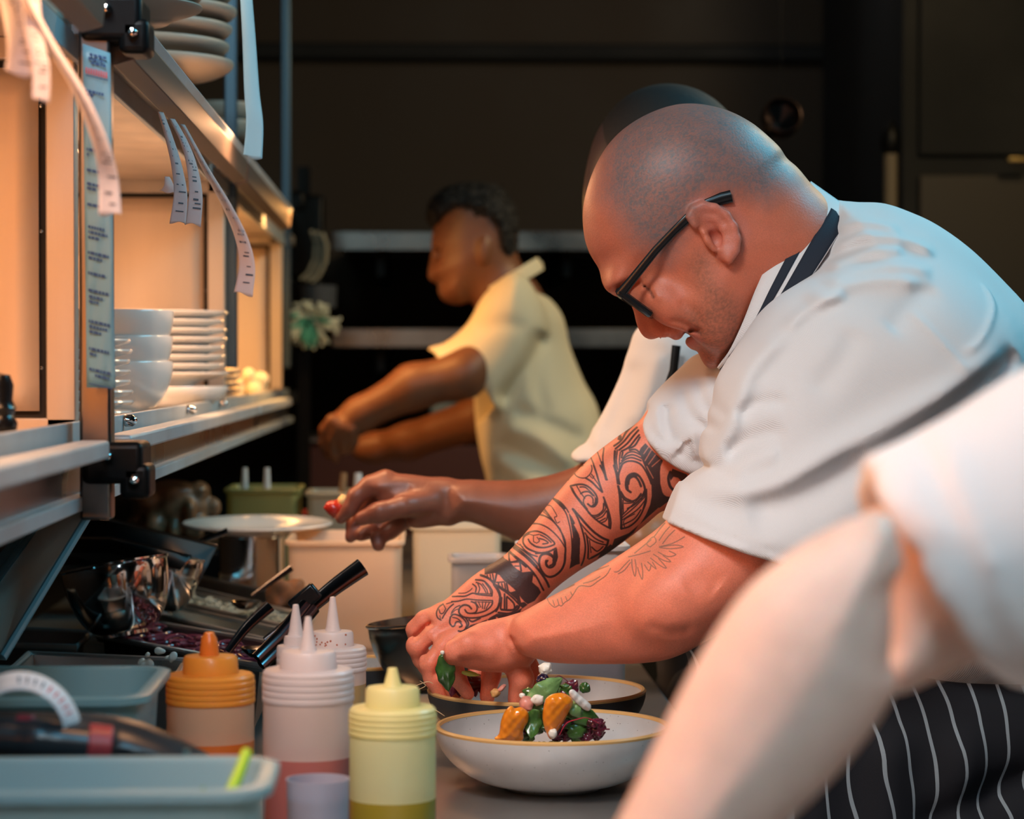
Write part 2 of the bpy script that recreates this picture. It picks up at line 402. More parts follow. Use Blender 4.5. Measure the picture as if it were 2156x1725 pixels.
# ---- work counter
def counter(lab, x0, x1, y0, y1, doors):
    cx, cy = (x0+x1)/2, (y0+y1)/2
    c = thing('prep_counter', lab, 'counter', (cx, cy, 0))
    MB().box((cx, cy, .885), (x1-x0, y1-y0, .03)).build('worktop', CTOP, c, world=True, bevel=.005)
    MB().box((cx, cy, .485), (x1-x0-.08, y1-y0-.06, .77)).box((cx, cy, .05), (x1-x0-.16, y1-y0-.14, .10)).build('cabinet_body', STEEL_D, c, world=True, bevel=.004)
    for y in doors:
        d = MB().box((x1-.037, y, .48), (.012, 1.0, .70)).build('door', STEEL_D, c, world=True, bevel=.004)
        MB().tube([(x1-.03, y-.35, .77), (x1-.014, y-.35, .77), (x1-.014, y+.35, .77), (x1-.03, y+.35, .77)], .006, 8).build('door_handle', STEEL, d, world=True)
counter('long stainless steel prep counter under the bowls and squeeze bottles', -.62, .300, .3, 4.45, (.95, 2.05, 3.15))
counter('far stretch of steel counter beneath the reaching hand of the cook in cream', -.62, .06, 4.46, 5.75, (5.1,))

# ---- heated pass over the counter
ps = thing('heated_pass', 'stainless steel heated pass shelving lit orange inside, above left of the counter', 'shelf', (-.6, 3.4, .9))
MB().box((-.62, 3.4, 1.225), (.62, 6.6, .022)).build('lower_shelf', STEEL, ps, world=True, bevel=.002)
MB().box((-.60, 3.4, 1.602), (.60, 6.6, .022)).build('upper_shelf', PANEL, ps, world=True, bevel=.002)
MB().box((-.60, 3.4, 1.668), (.60, 6.6, .010)).build('top_shelf', STEEL_D, ps, world=True, bevel=.002)
for y0, y1 in ((.2, 2.16), (2.22, 4.40), (4.44, 5.5)):
    MB().box((-.302, (y0+y1)/2, 1.244), (.006, y1-y0, .018)).box((-.312, (y0+y1)/2, 1.235), (.02, y1-y0, .004)).build('front_lip', ALU, ps, world=True, bevel=.001)
    MB().box((-.298, (y0+y1)/2, 1.184), (.02, y1-y0, .012)).build('lower_strip', ALU, ps, world=True, bevel=.001)
    MB().box((-.306, (y0+y1)/2, 1.207), (.01, y1-y0, .036)).build('fascia', STEEL_D, ps, world=True)
    MB().box((-.301, (y0+y1)/2, 1.579), (.006, y1-y0, .022)).build('shelf_edge', ALU, ps, world=True, bevel=.001)
for y0, y1 in ((.2, 2.035), (2.19, 3.92), (3.95, 4.9)):
    MB().box((-.273, (y0+y1)/2, 1.2315), (.026, y1-y0, .016)).build('tray_bumper', ALU, ps, world=True, bevel=.003)
# printed-ticket rails
for y0, y1 in ((.3, 1.90), (2.10, 3.44), (3.48, 4.6)):
    r = MB().prism([(-.262, 1.563), (-.248, 1.566), (-.246, 1.600), (-.254, 1.602), (-.257, 1.575)], 1, y0, y1)
    r = MB(); pr = [(-.264, 1.561), (-.247, 1.566), (-.244, 1.592), (-.250, 1.603), (-.262, 1.606), (-.266, 1.603)]
    vs = []; n = len(pr)
    for y in (y0, y1): vs += [(x, y, z) for x, z in pr]
    r.add(vs, [tuple(range(n)), tuple(reversed(range(n, 2*n)))]+[(i, i+n, (i+1) % n+n, (i+1) % n) for i in range(n)])
    tr = r.build('ticket_rail', mat('matt_brown_steel', (.16, .12, .10), rough=.5, metal=.5), ps, world=True, bevel=.0008)
    MB().box((-.247, (y0+y1)/2, 1.5995), (.008, y1-y0, .011), Matrix.Rotation(.55, 3, 'Y')).build('rail_lip', ALU, tr, world=True, bevel=.001)
    MB().box((-.283, (y0+y1)/2, 1.592), (.034, y1-y0, .008)).build('rail_bracket', STEEL_D, tr, world=True)
# dividers: framed steel panels
for i, Y in enumerate((2.15, 3.77, 5.32)):
    f = MB(); x0, x1, z0, z1 = -.88, -.303, 1.236, 1.591
    fw = .026
    f.box((x1-fw/2, Y, (z0+z1)/2), (fw, .02, z1-z0)).box((x0+fw/2, Y, (z0+z1)/2), (fw, .02, z1-z0)).box(((x0+x1)/2, Y, z1-.010), (x1-x0, .02, .020)).box(((x0+x1)/2, Y, z0+.010), (x1-x0, .02, .020))
    dv = f.build('divider_frame', PANEL, ps, world=True, bevel=.0015)
    MB().box(((x0+x1)/2, Y+.006, (z0+z1)/2), (x1-x0-.01, .006, z1-z0-.01)).build('backing', SEAM, dv, world=True)
    pn = MB(); px0, px1, pz0, pz1 = x0+fw+.006, x1-fw-.007, z0+.026, z1-.027
    rows = []
    for a in range(25):
        rows.append([(px0+(px1-px0)*a/24, Y-.002-.003*math.sin(a*.9+i)*math.sin(PI*b/12), pz0+(pz1-pz0)*b/12) for b in range(13)])
    pn.grid(rows).build('inset_panel', PANEL_IN, dv, world=True, thick=.002)
    for z in (1.30, 1.42, 1.53): MB().lathe([(0, 0), (.0016, 0), (.0016, .002), (0, .003)], 8, Matrix.Translation((x1-fw-.0035, Y-.010, z)) @ Matrix.Rotation(PI/2, 4, 'X')).build('rivet', STEEL_P, dv, world=True)
for y in (1.4, 2.9, 4.6): MB().box((-.45, y, 1.5905), (.004, 1.3, .002)).build('ceiling_seam', SEAM, ps, world=True)
# posts
for y, x in ((2.085, -.277), (3.80, -.296), (5.36, -.296)):
    MB().box((x, y, 1.50) if y < 3 else (x, y, 1.9), (.027, .027, .66) if y < 3 else (.02, .02, 1.2)).build('post', STEEL_D if y < 3 else mat('blue_grey_post', (.08, .13, .18), rough=.4, metal=.6), ps, world=True, bevel=.003)
MB().box((-.277, 2.085, 2.26), (.024, .024, .88)).build('post', STEEL_D, ps, world=True, bevel=.003)
for z, s in ((1.592, 1), (1.213, .9)):                                # clamps gripping the near post
    c = MB().box((-.262, 2.10, z+.006), (.052, .07, .040*s)).box((-.243, 2.09, z-.010), (.026, .05, .030)).build('clamp', BLACK, ps, world=True, bevel=.006, seg=3)
    for dx, dz in ((-.010, .012), (.012, -.008)): MB().lathe([(0, 0), (.005, 0), (.005, .006), (.003, .010), (0, .011)], 10, Matrix.Translation((-.255+dx, 2.066, z+dz)) @ Matrix.Rotation(PI/2, 4, 'X')).build('clamp_screw', STEEL_P, c, world=True)
for y in (2.45, 3.1, 3.6): MB().lathe([(0, 0), (.006, 0), (.006, .008), (.003, .012), (0, .013)], 12, Matrix.Translation((-.298, y, 1.247)) @ Matrix.Rotation(PI/2, 4, 'Y')).build('bolt', STEEL_P, ps, world=True)
# lamp housings
for yy in (1.55, 2.95, 4.7):
    h = MB().box((-.50, yy, 1.582), (.12, .96, .014)).build('lamp_housing', STEEL_D, ps, world=True, bevel=.003)

# ---- wall shelves and cupboards at the back
for (x0, x1, py, D, m, lab) in ((700, 1700, 488, 6.2, 'u', 'upper brushed metal wall shelf behind the cook in cream'), (700, 1700, 692, 6.2, 'l', 'lower metal wall shelf behind the cook in cream, below the other')):
    a = at(x0, py, D); b = at(x1, py, D)
    s = thing('wall_shelf', lab, 'shelf', ((a.x+b.x)/2, 6.45, a.z-.03))
    MB().box(((a.x+b.x)/2, 6.75, a.z-.004), (b.x-a.x, 1.08, .008)).box(((a.x+b.x)/2, 6.205, a.z-.024), (b.x-a.x, .006, .048)).build('shelf_board', STEEL_D, s, world=True, bevel=.002)
    for t in (.1, .5, .9): MB().box((a.x+(b.x-a.x)*t, 6.80, a.z-.06), (.02, .95, .10)).build('bracket', BLACK, s, world=True)
cb = thing('wall_cupboard', 'dark tall cupboard with a small brass handle at the far right', 'cupboard', (2.05, 6.4, 0))
a = at(1905, 200, 6.0)
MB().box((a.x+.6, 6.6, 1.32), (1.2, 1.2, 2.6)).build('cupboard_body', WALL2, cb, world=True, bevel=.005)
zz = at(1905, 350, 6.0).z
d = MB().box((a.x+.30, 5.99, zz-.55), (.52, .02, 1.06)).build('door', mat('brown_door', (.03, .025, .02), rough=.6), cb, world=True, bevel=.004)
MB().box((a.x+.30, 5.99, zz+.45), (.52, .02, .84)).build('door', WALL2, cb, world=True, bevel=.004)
p = at(2146, 336, 5.95); MB().box(p, (.06, .02, .014)).build('brass_handle', mat('brass', (.75, .55, .22), rough=.25, metal=1), d, world=True, bevel=.003)
pole = thing('pole', 'pale brown vertical pole standing by the back wall, left of the dark cupboard', 'pole', at(1875, 740, 6.0)*1)
pt = at(1875, 325, 6.0); MB().lathe([(0, 0), (.017, 0), (.017, pt.z), (0, pt.z)], 16, Matrix.Translation((pt.x, pt.y, 0))).lathe([(0, 0), (.06, 0), (.06, .02), (.02, .03)], 16, Matrix.Translation((pt.x, pt.y, 0))).build('shaft', mat('pole_paint', (.16, .13, .09), rough=.6), pole, world=True)
MB().lathe([(.017, pt.z), (.026, pt.z+.02), (.022, pt.z+.06), (0, pt.z+.09)], 16, Matrix.Translation((pt.x, pt.y, 0))).build('black_cap', BLACK, pole, world=True)
# hanging skillet with a round bowl, catching warm glints
hp = thing('hanging_ladle', 'dark round ladle hanging against the back wall behind the bald head', 'ladle', at(1645, 250, 4.6))
c = at(1645, 250, 4.6); l = MB()
l.lathe([(0, -.038), (.020, -.034), (.034, -.020), (.040, 0), (.037, .018), (.034, .02), (.030, 0), (0, -.02)], 28, Matrix.Translation(c) @ Matrix.Rotation(1.2, 4, 'X'))
l.build('ladle_bowl', mat('dark_bronze', (.05, .03, .025), rough=.25, metal=.8), hp, world=True)
MB().tube([c+Vector((-.02, .0, -.02)), c+Vector((-.05, .01, -.08)), c+Vector((-.09, .03, -.25)), c+Vector((-.11, .03, -.45))], [.010, .008, .007, .007], 8).build('handle', BLACK, hp, world=True)
MB().tube([c+Vector((0, 0, .03)), c+Vector((0, .005, .8)), c+Vector((0, .005, 2.70-c.z))], .0006, 6).build('cord', BLACK, hp, world=True)
# ================================================================== the tattooed chef
SKIN = mat('skin', (.6, .3, .2), rough=.46, sss=.25, bump=.35, bscale=420, attr='Col', var=.06, vscale=60)
nt = SKIN.node_tree; b = nt.nodes['Principled BSDF']; src = b.inputs['Base Color'].links[0].from_socket
n2 = nt.nodes.new('ShaderNodeTexNoise'); n2.inputs['Scale'].default_value = 850; n2.inputs['Detail'].default_value = 3; tcx = nt.nodes.new('ShaderNodeTexCoord'); nt.links.new(tcx.outputs['Object'], n2.inputs['Vector'])
mr = nt.nodes.new('ShaderNodeMapRange'); mr.inputs[1].default_value = .35; mr.inputs[2].default_value = .65; mr.inputs[3].default_value = .92; mr.inputs[4].default_value = 1.07; nt.links.new(n2.outputs[0], mr.inputs[0])
vm = nt.nodes.new('ShaderNodeVectorMath'); vm.operation = 'SCALE'; nt.links.new(src, vm.inputs[0]); nt.links.new(mr.outputs[0], vm.inputs['Scale']); nt.links.new(vm.outputs[0], b.inputs['Base Color'])
CLOTH = mat('white_jacket_cloth', (.76, .75, .755), rough=.85, sheen=.2, weave=.25, bscale=350, sss=0)
NAVY = mat('navy_trim', (.012, .018, .032), rough=.8, bump=.3, bscale=600)
WHITE_TRIM = mat('white_trim', (.7, .74, .78), rough=.8)
BLACK_PLASTIC = mat('black_plastic', (.008, .008, .009), rough=.22)
LENS = mat('lens_glass', (.9, .95, .95), rough=.02, trans=1.0, alpha=.35)

def pinstripe(name):
    m = mat(name, (.006, .007, .011), rough=.85, bump=.3, bscale=500); nt = m.node_tree; b = nt.nodes['Principled BSDF']
    tc = nt.nodes.new('ShaderNodeTexCoord'); sx = nt.nodes.new('ShaderNodeSeparateXYZ'); nt.links.new(tc.outputs['Object'], sx.inputs[0])
    n = nt.nodes.new('ShaderNodeTexNoise'); n.inputs['Scale'].default_value = 6; nt.links.new(tc.outputs['Object'], n.inputs['Vector'])
    def M(op, a, c, d=None):
        q = nt.nodes.new('ShaderNodeMath'); q.operation = op
        for i, v in enumerate((a, c, d)):
            if v is None: continue
            if isinstance(v, (int, float)): q.inputs[i].default_value = v
            else: nt.links.new(v, q.inputs[i])
        return q.outputs[0]
    x = M('ADD', sx.outputs[0], M('MULTIPLY', sx.outputs[1], .55)); x = M('ADD', x, M('MULTIPLY', sx.outputs[2], .05)); x = M('ADD', x, M('MULTIPLY', n.outputs[0], .035))
    f = M('LESS_THAN', M('FRACT', M('MULTIPLY', x, 38.0), 0), .13)
    mx = nt.nodes.new('ShaderNodeMix'); mx.data_type = 'RGBA'; nt.links.new(f, mx.inputs['Factor'])
    mx.inputs[6].default_value = (.006, .007, .011, 1); mx.inputs[7].default_value = (.26, .31, .34, 1); nt.links.new(mx.outputs[2], b.inputs['Base Color'])
    return m
APRON = pinstripe('pinstripe_cloth')
DARK_CLOTH = mat('dark_cloth', (.012, .012, .014), rough=.9, bump=.3, bscale=300)

chef_foot = at(1900, 740, 2.6); chef_foot.z = 0
chef = thing('person', 'person with shaved head, glasses and tattooed arms, in white jacket, leaning over bowls', 'person', chef_foot)

VOX = 0.0021
F = Field(L3(835, 1500, 2.45)*[1, 1, 0]+[0, 0, 2.29], L3(2120, 200, 2.50)*[1, 1, 0]+[0, 0, 2.80], VOX)
HD = 2.52
# cranium and face mass, then nose, lips, brow, cheek
F.pillow([(1229, 440), (1229, 490), (1240, 530), (1262, 566), (1288, 598), (1330, 618), (1368, 648), (1400, 676), (1434, 704), (1462, 726), (1480, 750), (1492, 772), (1500, 777), (1520, 768), (1560, 735), (1610, 690),
          (1700, 660), (1780, 600), (1770, 470), (1703, 384), (1676, 352), (1655, 334), (1640, 312), (1612, 288), (1575, 261), (1521, 236), (1458, 224), (1403, 232), (1340, 264), (1291, 309), (1247, 388)],
         HD, .076, .085)
F.ell(L3(1440, 400, HD), (.094, .080, .081), .02, rz=.2)
F.pillow([(1296, 596), (1318, 630), (1332, 650), (1341, 685), (1353, 707), (1368, 715), (1384, 712), (1397, 702), (1420, 700), (1400, 640), (1350, 590)], HD, .0160, .018, k=.004)
for s in (-1, 1): F.ell(L3(1384, 697, HD+s*.0105), (.0115, .0075, .0070), .006, rz=-.5)
F.pillow([(1396, 701), (1411, 711), (1422, 717), (1432, 714), (1440, 704), (1452, 698), (1440, 670), (1400, 670)], HD, .022, .012, k=.004)
F.pillow([(1441, 711), (1443, 724), (1456, 736), (1470, 740), (1478, 758), (1490, 771), (1510, 760), (1500, 720), (1470, 700), (1450, 702)], HD, .025, .015, k=.005)
F.pillow([(1428, 732), (1436, 714), (1441, 702), (1450, 700), (1462, 706), (1452, 709), (1445, 713), (1440, 730)], HD, .050, .0035, k=.002, op='sub')      # parted lips
for s in (-1, 1):
    F.ell(L3(1304, 590, HD+s*.026), (.015, .009, .024), .022, rz=.7)                                            # brow ridge
    F.ell(L3(1338, 634, HD+s*.040), (.016, .019, .016), .012, op='sub', rz=.7)                                   # eye socket
    F.ell(L3(1352, 628, HD+s*.033), (.0135, .0135, .0135), .004)                                                 # lidded eye
    F.ell(L3(1408, 640, HD+s*.048), (.030, .021, .020), .014, rz=-.7)                                            # cheek
    F.ell(L3(1512, 640, HD+s*.050), (.030, .044, .024), .022, rz=-.2)                                              # jowl
    F.ell(L3(1390, 706, HD+s*.0085), (.0052, .0034, .0045), .002, op='sub')                                      # nostril
zc = HD-.01
F.fold([(1396, 680), (1420, 682), (1448, 694), (1468, 706)], HD, -.0022, .0028, zc=zc); F.fold([(1440, 700), (1456, 699), (1468, 705)], HD, -.0035, .0022, zc=zc)
F.fold([(1350, 606), (1362, 618), (1370, 634)], HD, -.0030, .0022, zc=zc)
F.fold([(1362, 612), (1372, 626), (1384, 636)], HD, .0016, .0030, zc=zc)
F.fold([(1420, 640), (1450, 662), (1470, 692)], HD, -.0012, .005, zc=zc)
# ears
for s in (-1, 1):
    e = HD+s*.0775; o = s*.008
    ear = [(1450, 462), (1456, 442), (1476, 430), (1504, 433), (1530, 449), (1547, 474), (1555, 502), (1551, 526), (1538, 545), (1522, 551), (1510, 543), (1508, 528), (1490, 512), (1476, 492), (1458, 480)]
    F.pillow(ear, e, .012, .010, k=.005)
    F.ell(L3(1503, 482, e+s*.016), (.0215, .017, .0115), .004, op='sub', rz=-1.0)
    F.ell(L3(1508, 503, e+s*.012), (.012, .012, .016), .004, op='sub')
    hel = [(1462, 474), (1452, 456), (1460, 440), (1480, 432), (1506, 437), (1530, 452), (1546, 477), (1552, 503), (1547, 527), (1534, 544)]
    F.chain([L3(x, y, e+o) for x, y in hel], [.0036]*7+[.004, .0045, .006], k=.004)
    F.chain([L3(x, y, e+s*.006) for x, y in ((1486, 458), (1508, 462), (1524, 482), (1529, 505), (1522, 526))], [.0028, .003, .0034, .0034, .004], k=.004)
    F.chain([L3(x, y, e+s*.006) for x, y in ((1483, 492), (1490, 508), (1502, 524))], .0038, k=.004)
# neck and trunk
F.cone(L3(1560, 520, 2.53), L3(1690, 585, 2.57), .062, .078, .03).cone(L3(1690, 585, 2.57), L3(1850, 800, 2.60), .078, .115, .03)
F.cone(L3(1850, 800, 2.60), L3(2060, 1150, 2.60), .115, .135, .03)
# near (left) arm: shoulder to wrist, thick forearm
F.chain([L3(1850, 700, 2.44), L3(1760, 900, 2.40), L3(1640, 1080, 2.380)], [.05, .048, .046], k=.02)
NT = (-.26, 0)
F.pillow([(1120, 1283), (1200, 1238), (1290, 1180), (1370, 1124), (1420, 1080), (1500, 1020), (1640, 1000), (1720, 1060), (1690, 1150), (1630, 1200), (1570, 1275), (1500, 1336), (1420, 1382), (1350, 1397), (1270, 1401), (1190, 1402), (1130, 1397), (1092, 1388), (1072, 1360), (1080, 1312)],
         2.385, .046, .052, k=.012, tilt=NT)
F.ell(L3(1430, 1255, 2.340), (.050, .030, .026), .025, rz=.5)
F.fold([(1074, 1340), (1086, 1366), (1106, 1390), (1150, 1402)], 2.4, -.0045, .0036, zc=2.44)
F.fold([(1046, 1345), (1049, 1370), (1056, 1392)], 2.4, -.0014, .0020, zc=2.44)
F.fold([(1058, 1352), (1066, 1378), (1082, 1402)], 2.4, -.0014, .0022, zc=2.44)
F.fold([(1350, 1300), (1400, 1318), (1450, 1312)], 2.4, -.0018, .006, zc=2.40)
F.fold([(1430, 1230), (1470, 1210), (1500, 1225)], 2.4, -.0025, .012, zc=2.40)
# near hand: thumb side towards the lens, fingers closing down into the bowl
F.pillow([(1120, 1290), (1060, 1300), (1006, 1313), (978, 1327), (957, 1338), (946, 1356), (938, 1372), (946, 1392), (972, 1404), (1010, 1413), (1062, 1416), (1090, 1406), (1120, 1398), (1140, 1350)], 2.445, .024, .026, k=.008)
F.chain([L3(1030, 1362, 2.430), L3(985, 1358, 2.426), L3(957, 1372, 2.428), L3(950, 1388, 2.436)], [.013, .0118, .0105, .008], k=.006)
F.chain([L3(985, 1360, 2.462), L3(955, 1392, 2.462), L3(965, 1430, 2.472), L3(985, 1462, 2.480)], [.011, .0095, .0085, .007], k=.004)
F.chain([L3(1040, 1380, 2.468), L3(1034, 1424, 2.476), L3(1026, 1468, 2.480)], [.012, .0098, .008], k=.004)
F.chain([L3(1080, 1385, 2.452), L3(1098, 1430, 2.455), L3(1088, 1474, 2.462)], [.014, .0125, .0095], k=.004)
F.chain([L3(1100, 1385, 2.475), L3(1122, 1425, 2.480), L3(1112, 1470, 2.482)], [.013, .011, .009], k=.004)
F.fold([(985, 1408), (978, 1392), (968, 1378)], 2.43, -.0018, .0025, zc=2.45)
# far (right) arm with the tattoo sleeve
F.chain([L3(1640, 780, 2.68), L3(1540, 900, 2.64), L3(1420, 985, 2.60)], [.05, .05, .045], k=.02)
FT = (.12, 0)
F.pillow([(1480, 800), (1380, 850), (1345, 888), (1300, 920), (1250, 958), (1205, 1002), (1165, 1048), (1128, 1095), (1090, 1140), (1058, 1172), (1022, 1198), (985, 1228), (960, 1262), (975, 1310), (1020, 1340), (1085, 1322), (1128, 1285), (1165, 1243),
          (1215, 1205), (1270, 1172), (1340, 1122), (1400, 1070), (1450, 1010), (1520, 900)], 2.575, .042, .046, k=.012, tilt=FT)
F.pillow([(1110, 1170), (1022, 1199), (960, 1246), (918, 1278), (900, 1300), (903, 1330), (925, 1352), (960, 1366), (1010, 1362), (1085, 1322), (1135, 1275)], 2.548, .022, .026, k=.010)
F.chain([L3(930, 1292, 2.556), L3(895, 1308, 2.556), L3(875, 1326, 2.558), L3(878, 1352, 2.566), L3(900, 1392, 2.572)], [.0115, .0108, .0096, .0085, .007], k=.005)
F.chain([L3(945, 1318, 2.540), L3(908, 1336, 2.538), L3(878, 1360, 2.538), L3(888, 1388, 2.546), L3(912, 1430, 2.552)], [.0125, .0122, .0112, .0095, .008], k=.004)
F.chain([L3(965, 1340, 2.530), L3(932, 1362, 2.524), L3(904, 1396, 2.520), L3(912, 1428, 2.524), L3(940, 1478, 2.530)], [.0125, .0120, .0110, .0100, .0082], k=.004)
F.chain([L3(990, 1350, 2.530), L3(960, 1385, 2.512), L3(945, 1420, 2.508), L3(958, 1466, 2.512)], [.012, .0105, .0098, .008], k=.004)
F.chain([L3(1040, 1345, 2.545), L3(1010, 1392, 2.530), L3(1000, 1440, 2.520)], [.013, .0115, .0095], k=.004)
F.fold([(1010, 1290), (960, 1310), (930, 1322)], 2.55, -.0010, .004, zc=2.56)
F.fold([(866, 1350), (884, 1332), (902, 1316), (914, 1306)], 2.55, -.0038, .0028, zc=2.56)
F.fold([(886, 1396), (900, 1372), (916, 1350), (932, 1334)], 2.55, -.0032, .0028, zc=2.545)
F.fold([(918, 1420), (926, 1396), (944, 1368)], 2.55, -.0040, .0028, zc=2.53)

#TATTOO
P, Q = F.surface(2)
PX = np.stack([P[:, 0]/2.56*FPX+CX, CY-P[:, 1]/2.56*FPX], 1)       # rigid plane of the far arm, in tracing units
PN = np.stack([P[:, 0]/2.36*FPX+CX, CY-P[:, 1]/2.36*FPX], 1)
cen = P[Q].mean(1); cpx = np.stack([cen[:, 0]/2.5*FPX+CX, CY-cen[:, 1]/2.5*FPX], 1)
armsel = in_poly(cpx, [(820, 1260), (1340, 820), (1520, 860), (1620, 1120), (1700, 1200), (1420, 1420), (800, 1520)])
for lvl in range(2):
    new = subdivide(P, Q, armsel); keep = Q[~armsel]
    P = new[0]; Q = np.concatenate([keep, new[1]]); armsel = np.concatenate([np.zeros(len(keep), bool), np.ones(len(new[1]), bool)])
    if lvl == 0:                                                     # the second split only where ink can be
        cen = P[Q].mean(1); cp = np.stack([cen[:, 0]/2.56*FPX+CX, CY-cen[:, 1]/2.56*FPX], 1)
        armsel &= in_poly(cp, [(900, 1300), (1000, 1190), (1330, 860), (1480, 900), (1500, 1060), (1460, 1180), (1180, 1350), (900, 1400)])
PX = np.stack([P[:, 0]/2.56*FPX+CX, CY-P[:, 1]/2.56*FPX], 1)
PN = np.stack([P[:, 0]/2.36*FPX+CX, CY-P[:, 1]/2.36*FPX], 1)
sd = P[:, 2]
PH = np.stack([P[:, 0]/HD*FPX+CX, CY-P[:, 1]/HD*FPX], 1)
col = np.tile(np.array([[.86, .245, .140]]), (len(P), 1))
hw = np.clip((840-PH[:, 1])/60, 0, 1)[:, None]; col = col*(1-hw)+np.array([[.60, .165, .090]])*hw  # head skin darker than the arms: its shade is painted into the colour
def blend(mask, c):
    global col
    m = np.clip(mask, 0, 1)[:, None]; col = col*(1-m)+np.array(c)[None]*m
def sd_soft(U, poly, w):
    d = seg_dist(U, poly+[poly[0]]); return np.clip(.5+np.where(in_poly(U, poly), d, -d)/w, 0, 1)
head = PH[:, 1] < 800
# stubbled scalp, beard shadow, flushed ears and knuckles: skin pigment, with the scalp painted greyer for the cool light on it
hm = np.zeros(len(P)); u = PH[head]
spk = rng.random(len(u))
hm[head] = sd_soft(u, [(1270, 300), (1265, 420), (1330, 520), (1400, 560), (1450, 460), (1480, 420), (1545, 420), (1600, 440), (1640, 400), (1700, 370), (1640, 270), (1500, 200), (1330, 220)], 60)*(.55+.45*spk)
blend(hm*.95, (.135, .135, .14))
hm[:] = 0; hm[head] = sd_soft(u, [(1440, 560), (1455, 540), (1480, 540), (1490, 600), (1540, 640), (1560, 700), (1520, 800), (1480, 790), (1462, 745), (1440, 700), (1420, 670), (1470, 640)], 40)*(.35+.65*spk)
blend(hm*.78, (.16, .075, .048))
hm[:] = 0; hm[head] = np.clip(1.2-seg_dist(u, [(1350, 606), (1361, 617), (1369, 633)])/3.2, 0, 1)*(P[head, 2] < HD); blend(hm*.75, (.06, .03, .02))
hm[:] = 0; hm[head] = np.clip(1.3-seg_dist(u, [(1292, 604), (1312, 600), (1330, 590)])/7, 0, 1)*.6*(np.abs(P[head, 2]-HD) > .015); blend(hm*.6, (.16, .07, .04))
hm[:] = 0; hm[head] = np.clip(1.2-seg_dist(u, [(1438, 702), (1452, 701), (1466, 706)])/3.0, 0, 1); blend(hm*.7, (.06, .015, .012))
hm[:] = 0; hm[head] = sd_soft(u, [(1442, 430), (1470, 422), (1540, 440), (1565, 500), (1540, 560), (1500, 555)], 14)
blend(hm*.45, (.62, .20, .15))
hm[:] = 0; hm[head] = sd_soft(u, [(1441, 708), (1446, 728), (1456, 734), (1472, 722), (1456, 704)], 8)+sd_soft(u, [(1412, 711), (1428, 715), (1440, 702), (1430, 700)], 6)
blend(hm*.5, (.45, .12, .10))
near = (sd < 2.47) & (PN[:, 1] > 1000)
hm = np.where(near, .35+.3*np.sin(P[:, 0]*60)*np.cos(P[:, 1]*75), 0); blend(hm*.35, (.62, .22, .16))
